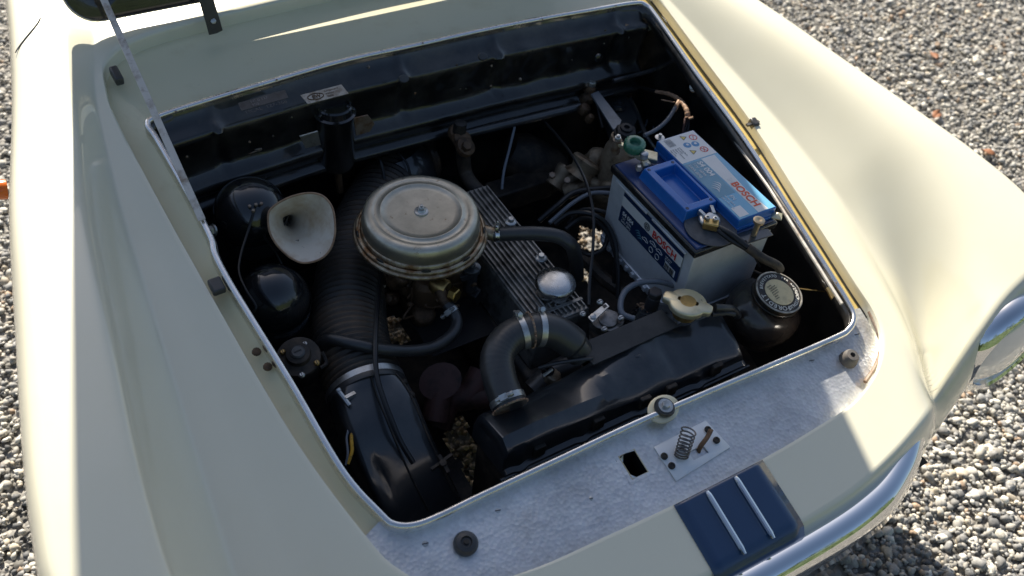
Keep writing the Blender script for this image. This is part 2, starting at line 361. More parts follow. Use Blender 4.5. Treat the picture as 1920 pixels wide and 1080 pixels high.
def leaf(px, py, size, label, rot):
    c = at(px, py, .018); m = MB()
    rows = []
    for i in range(7):
        s = i/6; w_ = math.sin(math.pi*min(s*1.05, 1))**.7*.42*size+.0006; x_ = (s-.5)*size*1.5
        rows.append([(x_, -w_, .004+.003*math.sin(5*s)), (x_, 0, .0), (x_, w_, .006*s+.003)])
    m.strip([[(c.x+x*math.cos(rot)-y*math.sin(rot), c.y+x*math.sin(rot)+y*math.cos(rot), c.z+z) for x, y, z in r] for r in rows])
    single('fallen_leaf', m, leafm, label, 'leaf', group='dry leaves on the gravel', solid=.0006)
leaf(1756, 216, .035, 'small orange dry leaf on the gravel, brightest of the leaves', .4)
leaf(1750, 104, .032, 'pale brown dry leaf on the gravel nearest the top edge of the photo', 1.3)
leaf(1852, 286, .030, 'dull brown dry leaf on the gravel furthest right', 2.2)

# unseen foliage added to darken chrome and paint reflections and cut low sky light
unseen_hedge_m = mat('unseen_hedge_leaves', (.030, .055, .018), .7, col2=(.07, .10, .03), nscale=3, namt=.8)
def unseen_hedge(p0, p1, h, t_, label):
    p0, p1 = Vector(p0), Vector(p1); L_ = (p1-p0).length; d_ = (p1-p0)/L_; n_ = Vector((-d_.y, d_.x, 0)); rh = np.random.default_rng(int(L_*10)); q = MB(); N_ = 5200
    for k in range(N_):
        s_ = rh.uniform(0, L_); hh = h*(1+.16*math.sin(s_*1.3)+.10*math.sin(s_*3.1)); z_ = hh*rh.random()**.8; o_ = rh.uniform(-t_, t_)*(1-.5*(z_/hh)**3)
        c_ = p0+d_*s_+n_*o_+Vector((0, 0, z_)); r_ = rh.uniform(.10, .22); a1 = Vector(rh.normal(0, 1, 3)).normalized(); a2 = Vector(rh.normal(0, 1, 3)); a2 = (a2-a1*a2.dot(a1)).normalized()
        o0 = len(q.v); q.v += [tuple(c_+a1*r_), tuple(c_+a2*r_*.6), tuple(c_-a1*r_), tuple(c_-a2*r_*.6)]; q.f.append((o0, o0+1, o0+2, o0+3))
    q.prism([p0+n_*t_*.5+Vector((0, 0, h*.8)), p1+n_*t_*.5+Vector((0, 0, h*.8)), p1-n_*t_*.5+Vector((0, 0, h*.8)), p0-n_*t_*.5+Vector((0, 0, h*.8))], (0, 0, -h*.8))
    o = part('unseen_hedge', q, unseen_hedge_m, recalc=False); o['kind'] = 'stuff'; o['label'] = label
unseen_hedge((-14, -9, 0), (12, -10, 0), 4.2, 1.0, 'unseen green foliage added behind the photographer for reflections')
unseen_hedge((-11, -9, 0), (-12, 8, 0), 3.6, 1.0, 'unseen green foliage added on the left for reflections')

# ================================================================== CAR BODY
car = thing('vintage_car', 'cream vintage sports car with open bonnet, navy nose stripe and chrome bumper', 'car', (0, 0, 0))
YS = [-1.0, -.93, -.82, -.755, -.64, -.54, -.36, -.2, -.1, 0, .1, .25, .45, .8]
WS = [.79, .825, .845, .85, .85, .835, .805, .775, .75, .72, .695, .675, .66, .65]
GY = np.linspace(-1.3, 1.2, 1001); _k = np.exp(-.5*(np.arange(-60, 61)*.0025/.045)**2); _k /= _k.sum()
def smooth_table(xs, ys):
    t_ = np.interp(GY, xs, ys); t_ = np.concatenate([np.full(60, t_[0]), t_, np.full(60, t_[-1])]); t_ = np.convolve(t_, _k, 'valid')
    return lambda y: float(np.interp(y, GY, t_))
halfw = smooth_table(YS, WS)
def bz(y):
    if y < .1: return sz(y)
    return sz(.1)+.035*(1-math.exp(-(y-.1)/.16))
crownz = smooth_table([-1.0, -.9, -.8, -.6, -.3, 0, .2, .4, .8], [.705, .730, .752, .778, .803, .826, .849, .868, .872])
valley = smooth_table([-.93, -.85, -.75, -.57, -.35, -.1, .1, .3, .8], [.44, .50, .545, .585, .592, .575, .555, .50, .45])
valley_l = smooth_table([-.95, -.75, -.57, -.35, -.1, .1, .3, .8], [.655, .645, .632, .615, .596, .57, .51, .45])
def top_z(x, y):
    a = abs(x); xv = valley(y) if x > 0 else valley_l(y)
    if x > 0: xv -= .008
    xc = max(halfw(y)-(.085 if x > 0 else .070), xv+.06); hc = max(crownz(y)-bz(y), .004)
    u = (a-xv)/(xc-xv); e_ = .022
    s = .5*(u+math.sqrt(u*u+e_*e_)); s1 = min(s, 1.0)
    lin = 1.9*s; q_ = lin-1; lin = lin-.5*(q_+math.sqrt(q_*q_+.012))+.004
    up_ = math.sin(math.pi/2*s1)**.95 if x > 0 else min(lin, 1.0)
    dip = (-.014 if x > 0 else -.022)*sst((a-.45)/(.13))*ipol(y, [-.9, -.2, .1, .3], [1, 1, .6, 0])
    z = bz(y)+dip+(hc-dip*1.0)*up_
    z -= ((.080*sst((-.50-y)/.42) if x > 0 else 0)+(.012*sst((.05-y)/.5) if x > 0 else 0))*math.exp(-((a-valley(y)-.040)/(.050 if y > -.55 else .050-.010*sst((-.55-y)/.3)))**2)
    if u > 1: z -= (a-xc)**2*1.2
    return z
inner = [(-.30, .213), (-.45, .198), (-.527, .165), (-.549, .10), (-.551, .03), (-.541, -.135), (-.528, -.315), (-.514, -.495), (-.500, -.62), (-.476, -.745),
         (-.455, -.81), (-.405, -.862), (-.30, -.885), (-.18, -.890), (-.065, -.893), (.10, -.892), (.20, -.887), (.30, -.878), (.375, -.852), (.425, -.812),
         (.451, -.765), (.462, -.69), (.487, -.52), (.518, -.32), (.530, -.10), (.536, .03), (.533, .12), (.50, .18), (.40, .205), (.05, .225)]
outer = [(-.30, .80), (-.47, .80), (-.58, .80), (-.61, .45), (-.655, .18), (-.722, -.1), (-.757, -.315), (-.787, -.48), (-.812, -.62), (-.818, -.73),
         (-.765, -.825), (-.60, -.865), (-.39, -.945), (-.19, -.985), (-.065, -.992), (.10, -.992), (.23, -.983), (.39, -.945), (.60, -.865), (.765, -.825),
         (.80, -.73), (.79, -.62), (.765, -.48), (.735, -.315), (.70, -.1), (.635, .18), (.60, .45), (.58, .80), (.47, .80), (.05, .80)]
sk_h = [.0, .0, .01, .03, .033, .033, .038, .038, .033, .03, .035, .04, .035, .032, .03, .03, .032, .035, .04, .045, .05, .055, .06, .06, .055, .055, .05, .01, 0, 0]
sk_v = [.01, .01, .05, .10, .10, .10, .10, .10, .10, .10, .10, .12, .14, .145, .15, .15, .145, .14, .12, .12, .15, .16, .16, .16, .16, .15, .14, .05, .01, .01]
NI = 12
IL = crv([(x, y, 0) for x, y in inner], NI, True); OL = crv([(x, y, 0) for x, y in outer], NI, True)
HL = crv([(a, b_, 0) for a, b_ in zip(sk_h, sk_v)], NI, True)
NT = len(IL); NR = 80
bm_ = MB(); cols = []
for i in range(NT):
    a, o_ = IL[i], OL[i]; h, v_ = max(HL[i].x, 0), max(HL[i].y, .005); c_ = []
    z0 = top_z(a.x, a.y)
    c_.append((a.x, a.y, z0-.034)); c_.append((a.x, a.y, z0-.006)); 
    dd = (o_-a); dl = dd.length; dn = dd/dl
    c_.append((a.x+dn.x*.0015, a.y+dn.y*.0015, z0-.0018)); c_.append((a.x+dn.x*.006, a.y+dn.y*.006, top_z(a.x+dn.x*.006, a.y+dn.y*.006)))
    for j in range(1, NR+1):
        s = .006/dl+(1-.006/dl)*j/NR; p = a+dd*s; c_.append((p.x, p.y, top_z(p.x, p.y)))
    tg = (OL[(i+1) % NT]-OL[i-1]).normalized(); nn = Vector((tg.y, -tg.x, 0))
    if nn.dot(o_-Vector((0, -.2, 0))) < 0: nn = -nn
    # start direction follows the surface slope at the rim
    e1 = Vector(c_[-1]); sl = (Vector(c_[-1]).z-Vector(c_[-2]).z)/max((Vector(c_[-1]).xy-Vector(c_[-2]).xy).length, 1e-4)
    for k in range(1, 11):
        th = math.pi/2*k/10
        c_.append((e1.x+nn.x*h*math.sin(th), e1.y+nn.y*h*math.sin(th), e1.z-v_*(1-math.cos(th))+sl*h*math.sin(th)*.6*(1-k/10)))
    q = c_[-1]
    if HL[i].y > .04:
        for k in range(1, 6): c_.append((q[0]-nn.x*.012*k, q[1]-nn.y*.012*k, q[2]-.06*k if q[2]-.06*k > .24 else .24))
    else:
        for k in range(1, 6): c_.append((q[0], q[1], q[2]-.004*k))
    cols.append(c_)
bm_.rings(cols, closed=False, loop=True)
body = part('body', bm_, cream, car, sharp=50)

# door shut line on the left wing is a thin dark groove strip
ds = MB(); pts = []
for px, py in ((66, 0), (62, 10), (50, 27), (36, 45), (24, 62), (20, 70)):
    p = atx(px, py, 0) if False else sp(px, py, .035); p.z = top_z(p.x, p.y)+.0008; pts.append(p)
ds.tube(crv(pts, 5), .0011, 5); part('door_gap', ds, black_ink, car)

# indicator lens on the left side of the wing
il = MB(); c = Vector((-.745, -.10, .60)); c = at(0, 356, .60)
il.lathe([(.018, -.01), (.018, 0), (.016, .006), (.009, .011), (0, .012)], c, (-1, 0, .25), 20)
part('side_indicator', il, orange_p, car)

# ------------------------------------------------ opening trim and channel
trim_px = [(293, 217), (395, 184), (500, 153), (640, 113), (793, 80), (905, 55), (1017, 33), (1110, 17), (1188, 4), (1212, 8), (1232, 30), (1300, 127), (1400, 264), (1500, 420), (1560, 515),
           (1590, 563), (1603, 592), (1594, 616), (1560, 636), (1400, 704), (1200, 790), (1050, 860), (900, 930), (830, 964), (780, 983), (740, 983), (712, 962), (640, 880), (545, 718), (475, 604),
           (430, 530), (402, 476), (392, 440), (345, 350), (292, 258), (276, 233)]
TP = [sp(px, py, -.002) for px, py in trim_px]
TL = crv(TP, 8, True)
tr = MB(); n_ = len(TL)
rs = []
for i, p in enumerate(TL):
    tg = (TL[(i+1) % n_]-TL[i-1]).normalized(); out = tg.cross(Vector((0, -SLP, 1))).normalized()
    if out.dot(p-Vector((0, -.38, .72))) < 0: out = -out
    N_ = Vector((0, -SLP, 1)).normalized()
    rs.append([p+out*a+N_*b_ for a, b_ in ((.004, -.024), (.0042, -.0012), (.0025, .0015), (-.0015, .0022), (-.0045, .0012), (-.0056, -.002), (-.0056, -.014), (-.003, -.024))])
tr.rings(rs, loop=True); trim = part('opening_trim', tr, alu_trim, car, sharp=60)
sc_px = [(330, 209), (519, 150), (793, 81), (1017, 36), (1155, 11), (1330, 170), (1455, 350), (1490, 410), (1568, 530)]
for px, py in sc_px:
    s_ = MB(); s_.lathe([(.0019, 0), (.0019, .0006), (.0012, .0008)], sp(px, py, .0015), (0, -SLP, 1), 8); part('trim_screw', s_, rusty, trim)

def closest_on(loop, p):
    best = min(range(len(loop)), key=lambda i: (loop[i]-p).length_squared); return best
# channel: ring between the body edge and the trim
NRAD = 10
rows = []
for i in range(NT):
    a = IL[i]; az = top_z(a.x, a.y)-.026
    A = Vector((a.x, a.y, az))
    k = closest_on(TL, Vector((a.x, a.y, sz(a.y)))); Tn = TL[k]
    rows.append((A, Vector((Tn.x, Tn.y, Tn.z-.0215))))
# slam panel where y<-.757
def ringpart(name, sel, m, lift=0., holes=()):
    q = MB(); idx = [i for i in range(NT) if sel(rows[i])]
    # split into runs (cyclic)
    runs = []; cur = []
    for i in idx:
        if cur and i != cur[-1]+1: runs.append(cur); cur = []
        cur.append(i)
    if cur: runs.append(cur)
    if len(runs) > 1 and runs[0][0] == 0 and runs[-1][-1] == NT-1: runs[0] = runs.pop()+runs[0]
    for r in runs:
        r = r+[(r[-1]+1) % NT]; o0 = len(q.v); nn = NRAD+1
        for i in r:
            A, B = rows[i]
            for j in range(nn):
                s = j/NRAD; p = A.lerp(B, s); dip = -.004*math.sin(math.pi*s) if name != 'slam_panel' else 0
                vx, vy = p.x, p.y
                for h in holes:
                    ex, ey = vx-h[0], vy-h[1]
                    if abs(ex) < h[2] and abs(ey) < h[3]:
                        if h[2]-abs(ex) < h[3]-abs(ey): vx = h[0]+math.copysign(h[2], ex)
                        else: vy = h[1]+math.copysign(h[3], ey)
                q.v.append((vx, vy, p.z+dip+lift))
        for a in range(len(r)-1):
            for j in range(nn-1):
                cx = sum((Vector(q.v[o0+(a+u)*nn+j+w_]) for u in (0, 1) for w_ in (0, 1)), Vector())/4
                if any(abs(cx.x-h[0]) < h[2] and abs(cx.y-h[1]) < h[3] for h in holes): continue
                q.f.append((o0+a*nn+j, o0+(a+1)*nn+j, o0+(a+1)*nn+j+1, o0+a*nn+j+1))
    return part(name, q, m, car, sharp=60)
YJ = -.752
# slam panel built as its own grid so the square hole has straight edges
def edges_at(x):
    yb = None; 
    fb = [p for p in IL if p.y < -.3]; ft = [p for p in TL if p.y < -.3]
    def low(lst, x):
        xs = sorted((p.x, p.y) for p in lst if p.y < -.66); X_ = [a for a, _ in xs]; Y_ = [b_ for _, b_ in xs]
        return ipol(x, X_, Y_)
    return low(fb, x), low(ft, x)
ho = [sp(*p, -.024) for p in ((1161, 856), (1190, 843), (1213, 886), (1184, 901))]
hx0 = (ho[0].x+ho[3].x)/2; hx1 = (ho[1].x+ho[2].x)/2; hy1 = (ho[0].y+ho[1].y)/2; hy0 = (ho[2].y+ho[3].y)/2
side = lambda r: r[0].y > YJ
front = lambda r: r[0].y <= YJ+.012
slam_mb_holes = [((hx0+hx1)/2, (hy0+hy1)/2, (hx1-hx0)/2, (hy1-hy0)/2)]
NRAD = 10
gut = ringpart('gutter_channel', lambda r: side(r) and not (r[0].x > .3 and r[0].y < .10), cream_in)
shade_ch = mat('shaded_channel', (.62, .47, .17), .36, coat=.5, col2=(.44, .30, .09), nscale=12, namt=.7, coat_rough=.1)  # shade and golden reflection of the right-hand channel painted into its colour
ringpart('gutter_channel', lambda r: side(r) and r[0].x > .3 and r[0].y < .11, shade_ch)
NRAD = 28
slam = ringpart('slam_panel', front, ham, lift=.002, holes=slam_mb_holes)
NRAD = 10
hb = MB(); hz = sz(hy0)-.026
hb.rings([[(hx0-.004, hy0-.004, hz-.001), (hx1+.004, hy0-.004, hz-.001), (hx1+.004, hy1+.004, hz+.004), (hx0-.004, hy1+.004, hz+.004)],
          [(hx0-.004, hy0-.004, hz-.05), (hx1+.004, hy0-.004, hz-.05), (hx1+.004, hy1+.004, hz-.05), (hx0-.004, hy1+.004, hz-.05)]], cap0=False)
part('latch_hole_box', hb, dark_void, car)
hf = MB(); zz_ = lambda x, y: sz(y)-.0221
hf.rings([[Vector((x, y, zz_(x, y))) for x, y in ((hx0-.007, hy0-.006), (hx1+.007, hy0-.006), (hx1+.007, hy1+.006), (hx0-.007, hy1+.006))], [Vector((x, y, zz_(x, y))) for x, y in ((hx0, hy0), (hx1, hy0), (hx1, hy1), (hx0, hy1))]], cap0=False, cap1=False); part('hole_frame', hf, ham, slam)
rim = MB(); rp = [Vector((x, y, sz(y)-.0225)) for x, y in ((hx0, hy0), (hx1, hy0), (hx1, hy1), (hx0, hy1))]
rim.tube([rp[0], rp[1], rp[2], rp[3]], .0012, 6, closed=True); part('hole_rim', rim, gold, slam)
SN = Vector((0, -SLP, 1)).normalized()
for px, py, r_ in ((797, 1020, .0055), (933, 958, .005), (1521, 677, .006), (1606, 628, .006), (1108, 875+60, .003)):
    s_ = MB(); o_ = sp(px, py, -.0235); s_.lathe([(r_, 0), (r_*.95, .0012), (r_*.6, .0018), (0, .002)], o_, SN, 16)
    sc_ = part('slotted_screw', s_, steel, slam); k_ = MB(); k_.bar(o_+SN*.0021+Vector((-r_*.8, .001, 0)), o_+SN*.0021+Vector((r_*.8, -.001, 0)), .0011, .0006, SN); part('slot', k_, black_ink, sc_)
# bump stops
s_ = MB(); o_ = sp(872, 1022, -.0235); s_.lathe([(.0165, 0), (.0172, .004), (.017, .009), (.014, .013), (.008, .0145), (.0065, .0115), (0, .011)], o_, SN, 28)
bs = part('bump_stop', s_, rubber, slam, label='wide flat black rubber bump stop'); k_ = MB(); k_.lathe([(.004, 0), (.004, .003), (0, .003)], o_+SN*.011, SN, 6); part('bolt', k_, grime, bs)
s_ = MB(); o_ = sp(1589, 676, -.0235); s_.lathe([(.0155, 0), (.0155, .004), (.0125, .016), (.010, .019), (.0045, .0195), (.0042, .012), (0, .012)], o_, SN, 28)
part('bump_stop', s_, mat('grey_rubber', (.10, .095, .09), .55, col2=(.2, .16, .13), nscale=60), slam, label='tall conical grey rubber bump stop')
# raised flange of slam panel, right corner
fl = MB(); pts = [sp(*p, -.012) for p in ((1630, 585), (1645, 620), (1652, 650), (1642, 685), (1622, 716))]
fl.tube(crv(pts, 6), .0035, 8); part('corner_flange', fl, rusty, slam)
# gutter rubber blocks and plugs
def gblock(px, py, l, w_, h, m, lab=None):
    q = MB(); c = sp(px, py, -.020); d = Vector((.06 if px < 900 else -.12, -1, -SLP)).normalized()
    q.bar(c-d*l/2+SN*h/2, c+d*l/2+SN*h/2, w_, h, SN); o = part('rubber_buffer', q, m, gut, bevel=.003, label=lab)
gblock(220, 148, .034, .014, .016, rubber, 'tall black rubber buffer at the rear corner')
gblock(407, 541, .026, .020, .013, rubber); gblock(1410, 237, .020, .014, .016, rubber)
k_ = MB(); o_ = sp(1400, 235, -.01); k_.bar(o_, o_+Vector((.03, .0, .0)), .006, .004); part('buffer_tab', k_, rubber, gut)
for px, py in ((481, 660), (502, 688)):
    q = MB(); o_ = sp(px, py, -.023); q.lathe([(.007, 0), (.0062, .003), (.003, .0045), (0, .0045)], o_, SN, 10); part('plug', q, castbrown, gut)

# dark weather seal along the foot of the body edge
sl_pts = [Vector((A.x, A.y, A.z+.002)) for A, B in rows if A.x > .3 and -.76 < A.y < .04]; q = MB(); q.tube(sl_pts, .0020, 6); part('edge_seal', q, rubber, gut)
# latch plate
lp = [sp(*p, -.020) for p in ((1226, 838), (1323, 788), (1370, 838), (1268, 902))]
slot = [sp(*p, -.0195) for p in ((1291, 847), (1318, 835), (1329, 848), (1301, 863))]
plate_m = mat('plated_steel', (.84, .85, .85), .40, metal=.25, col2=(.80, .80, .79), nscale=20, namt=.6, bump=.00005, bscale=60)
# plate with a real slot: outer quad to inner quad
q = MB(); q.rings([lp, slot], cap0=False, cap1=False)
lpo = part('latch_plate', q, plate_m, slam, solid=.002, bevel=.0006)
q = MB(); q.prism([p-SN*.0035 for p in slot], -SN*.02); part('slot_well', q, dark_void, lpo)
sb = sp(1277, 856, -.019); st = sp(1292, 806, .020)
q = MB(); ax = (st-sb); u_, v_, a_ = frame(ax); hel = []
turns = 8.5
for i in range(int(turns*18)+1):
    s = i/(turns*18); th = 2*math.pi*turns*s; r_ = .0098+.0012*s; ss = s**1.25
    hel.append(sb+ax*ss+(u_*math.cos(th)+v_*math.sin(th))*r_)
q.tube(hel, .0013, 6); part('spring', q, mat('spring_steel', (.16, .15, .15), .35, metal=.9), lpo)
q = MB(); q.tube(crv([sp(1308, 852, -.03), sp(1313, 838, -.015), sp(1326, 820, -.006), sp(1333, 806, -.006)], 6), .0042, 8, flat=.6); part('hook', q, castbrown, lpo)
for px, py in ((1327, 806), (1343, 826), (1245, 856), (1259, 874)):
    q = MB(); q.lathe([(.0055, 0), (.0055, .0025), (.0035, .0035), (.0028, .0025), (0, .0025)], sp(px, py, -.019), SN, 12); part('rivet', q, grime, lpo)

# radiator mount bolt on the trim
q = MB(); o_ = sp(1243, 768, -.008); q.lathe([(.021, 0), (.021, .003), (.018, .004), (0, .004)], o_, SN, 24, sx=1.35, ref=(1, .2, -.05)); rm = part('mount_washer', q, gold, slam)
q = MB(); q.lathe([(.0155, .004), (.0165, .008), (.014, .012), (0, .012)], o_, SN, 24); part('mount_rubber', q, rubber, rm)
q = MB(); q.lathe([(.0115, .012), (.0115, .014), (0, .014)], o_, SN, 20); q.hexa(o_+SN*.014, SN, .0065, .006); part('bolt', q, steel, rm)

# nose stripe with two chrome mouldings (follows the nose)
def nose(x, s, off=0.):
    # s in 0..1 from the body edge down over the nose
    yi = ipol(x, [-.18, -.065, .1, .2], [-.890, -.893, -.892, -.887])-.003; yo = ipol(x, [-.19, -.065, .1, .21], [-.985, -.992, -.992, -.984])
    if s < .84:
        y = yi+(yo-yi)*s/.84; return Vector((x, y-off*.2, top_z(x, y)+off))
    th = (s-.84)/.16*math.pi/2*.95; h, v_ = .030, .10; z0 = top_z(x, yo); sl = SLP
    y = yo-h*math.sin(th); z = z0-v_*(1-math.cos(th))-.0*sl
    nr = Vector((0, -math.sin(th)*v_, math.cos(th)*h)).normalized(); return Vector((x, y, z))+nr*off
q = MB(); rows_ = []
for i in range(24):
    s = i/23; rows_.append([nose(x-.004*s, s, .0022) for x in np.linspace(-.068, .098, 9)])
q.strip(rows_); stripe = part('nose_stripe', q, navy, car, solid=.002)
for xx in (-.013, .040):
    q = MB(); pp = [nose(xx-.004*s, s, .0065) for s in np.linspace(.04, .855, 20)]; rr_ = [.001+.0030*min(1, i/2+.4, (19-i)/2+.5) for i in range(20)]
    q.tube(pp, rr_, 8, flat=1.); part('moulding', q, chrome, stripe)

# bumper
q = MB(); bx = [(-.70, -.93), (-.6, -.985), (-.42, -1.02), (-.2, -1.04), (.1, -1.045), (.24, -1.035), (.32, -1.01), (.375, -.98), (.405, -.95), (.415, -.90)]
bp_ = crv([(x, y+.018, .556) for x, y in bx], 10); rs = []
for i, p in enumerate(bp_):
    tg = (bp_[min(i+1, len(bp_)-1)]-bp_[max(i-1, 0)]).normalized(); out = Vector((tg.y, -tg.x, 0)).normalized()
    prof = [(-.028, .035), (-.012, .046), (.008, .046), (.024, .036), (.034, .018), (.037, 0), (.034, -.018), (.040, -.03), (.030, -.048), (.01, -.055), (-.005, -.05), (.0, -.02), (-.008, .02)]
    rs.append([p+out*(a*.72-.004)+Vector((0, 0, b_*.72)) for a, b_ in prof])
q.rings(rs); part('bumper', q, chrome, car, sharp=60)
# headlight pods
for sx_ in (1, -1):
    c = Vector((.662*sx_, -.893, .600)); ax = Vector((0.02*sx_, -1, .05))
    q = MB(); q.lathe([(.100, -.026), (.106, -.012), (.107, .002), (.100, .014), (.091, .020), (.086, .016), (.085, -.0)], c, ax, 48)
    hl = part('headlight', q, chrome, car)
    q = MB(); q.lathe([(.087, .004), (.075, .014), (.05, .024), (.02, .029), (0, .030)], c, ax, 32); part('lens', q, mat('headlamp_glass', (.75, .78, .80), .05, coat=1, metal=.3), hl)

# ------------------------------------------------ bonnet (raised) with hinge and stay
hinge_y, hinge_z, phi, Lh = .238, .853, rad(64), 1.10
hd = Vector((0, math.cos(phi), math.sin(phi))); hn = Vector((0, -math.sin(phi), math.cos(phi)))   # hn: outward from underside... rear side is +hn flipped
def hood_pt(x, s, off): # s along bonnet, off towards the camera side (underside)
    wv = .03*(1-(x/.55)**2); return Vector((x-.008, hinge_y, hinge_z))+hd*s+hn*(off)-hn*0+Vector((0, .0, 0))-hn*wv*0
def hood_outline(inset):
    hw0, hw1, r = .555-inset, .553-inset, .055
    pts = []
    def corner(cx, cy, a0, a1):
        for k in range(9):
            a = a0+(a1-a0)*k/8; pts.append((cx+r*math.cos(a), cy+r*math.sin(a)))
    corner(-hw0+r, inset+r, math.pi, 1.5*math.pi); corner(hw0-r, inset+r, 1.5*math.pi, 2*math.pi)
    corner(hw1-r, Lh-inset-r, 0, .5*math.pi); corner(-hw1+r, Lh-inset-r, .5*math.pi, math.pi)
    return pts
q = MB(); o_ = hood_outline(0); q.rings([[hood_pt(x, s, .0) for x, s in o_], [hood_pt(x, s, -.0015) for x, s in o_]])
bonnet = part('bonnet', q, cream, car)
q = MB(); o_ = hood_outline(.002); q.rings([[hood_pt(x, s, .0004) for x, s in o_], [hood_pt(x, s, .0010) for x, s in o_]]); part('bonnet_lining', q, enamel_gloss, bonnet)
q = MB(); o1 = hood_outline(.003); o2 = hood_outline(.012); o3 = hood_outline(.045); o4 = hood_outline(.06)
q.rings([[hood_pt(x, s, .0005) for x, s in o1], [hood_pt(x, s, .016) for x, s in o1], [hood_pt(x, s, .020) for x, s in o2], [hood_pt(x, s, .020) for x, s in o3], [hood_pt(x, s, .006) for x, s in o4]])
part('bonnet_frame', q, enamel_gloss, bonnet)
# hinge strap
for sx_ in (0, 1):
    a = sp(402, 58, -.005) if not sx_ else Vector((.34, .20, .835))
    if not sx_: pts = [sp(405, 62, -.012), sp(399, 40, .012), sp(391, 14, .045), sp(384, -12, .08)]
    else: pts = [Vector((.34, .195, .818)), Vector((.34, .21, .84)), Vector((.34, .22, .875)), Vector((.34, .24, .93))]
    q = MB(); pp = crv(pts, 5); q.tube(pp, .0135, 4, flat=.18, up=(0, -.8, .6)); hg = part('hinge_arm', q, enamel, car, bevel=.001)
    q = MB(); c_ = pp[5]; q.hexa(c_+Vector((0, -.003, .002)), (0, -.8, .6), .005, .003); part('bolt', q, steel, hg)
# bonnet stay
q = MB(); a = sp(379, 413, .004); b_ = at(195, 0, .915); dv = (b_-a); q.bar(a, a+dv*1.12, .0115, .003, Vector(CAM)-a); stay = part('bonnet_stay', q, mat('stay_steel', (.66, .62, .55), .42, metal=.45, col2=(.25, .17, .10), nscale=40, namt=.8, lo=.5, hi=.7), car, bevel=.0006)

# ------------------------------------------------ engine bay walls
q = MB(); rw = []
for i in range(0, len(TL)+1, 2):
    p = TL[i % len(TL)]; c0 = Vector((0, -.38, p.z)); o_ = (p-c0); o_.z = 0; o_.normalize()
    rear = p.y > -.03 and -.47 < p.x < .45
    if rear: rw.append([p+Vector((0, 0, -.006)), p+Vector((0, .004, -.02)), p+Vector((0, .005, -.024)), p+Vector((0, .006, -.03)), p+Vector((0, .01, -.04))])
    else:
        ins = .006
        rw.append([p-o_*.006+Vector((0, 0, -.006)), p-o_*ins+Vector((0, 0, -.03)), p+o_*.012+Vector((0, 0, -.05)), Vector((p.x+o_.x*.02, p.y+o_.y*.02, .50)), Vector((p.x+o_.x*.02, p.y+o_.y*.02, .30))])
q.strip(rw); walls = part('inner_wing_walls', q, enamel, car, solid=.001)
# bulkhead
TR = sorted([p for p in TL if p.y > -.03], key=lambda p: p.x)
XT = [p.x for p in TR]; YT = [p.y for p in TR]; ZT = [p.z for p in TR]
q = MB(); rows_ = []
prof = [(0, 0, None), (-.004, -.008, None), (-.016, -.028, None), (-.034, None, .768), (-.039, None, .761), (-.037, None, .752), (-.030, None, .72), (-.027, None, .69), (-.030, None, .676), (-.046, None, .668), (-.052, None, .662), (-.050, None, .650), (-.040, None, .646), (-.034, None, .632),
        (-.052, None, .624), (-.056, None, .616), (-.045, None, .606), (-.01, None, .58), (.02, None, .45), (.03, None, .30), (.03, None, .255)]
rn = np.random.default_rng(3)
NX = 150
amp = np.convolve(rn.normal(0, 1, NX+40), np.hanning(14)/6, 'same')[20:20+NX]; amp2 = np.convolve(rn.normal(0, 1, NX+40), np.hanning(8)/4, 'same')[20:20+NX]
ribx = [-.405, -.052, .148, .42]
for k, (dy, dz, z) in enumerate(prof):
    row = []
    for i in range(NX):
        x = -.50+.985*i/(NX-1); ty = ipol(x, XT, YT); tz = ipol(x, XT, ZT)-.006
        rib = max(math.exp(-((x-rx)/.008)**2) for rx in ribx)
        zz = tz+dz if z is None else z+.0*tz
        a = amp[i]*.0034+amp2[i]*.0018
        jig = a if 2 <= k <= 8 else a*.2
        ribd = rib*(.010 if k in (2, 3, 4) else (-.008 if k in (5, 6, 7, 8) else 0))
        row.append((x, ty+dy-jig-ribd, zz+(a*.8 if k in (3, 4) else 0)+(rib*.004 if k in (2, 3, 4) else 0)))
    rows_.append(row)
q.strip(rows_); bulk = part('bulkhead', q, enamel, car, sharp=75, solid=.001)
for px, py in ((757, 150), (905, 108)):
    c_ = aty(px, py, -.04); q = MB(); q.lathe([(.008, 0), (.007, .003), (.003, .004), (0, .0035)], c_+Vector((0, 0, .002)), (0, -.6, .8), 14, sx=1.3); part('grommet', q, rubber, bulk)
for px, py, r_, m_ in ((1122, 108, .009, enamel_gloss), (1100, 160, .004, rusty), (975, 148, .003, rusty), (690, 125, .003, enamel), (583, 262, .012, rusty)):
    c_ = aty(px, py, -.034); q = MB(); q.lathe([(r_, 0), (r_*.9, .003), (r_*.5, .0045), (0, .0045)], c_, (0, -1, .2), 14); part('bulkhead_bolt', q, m_, bulk)
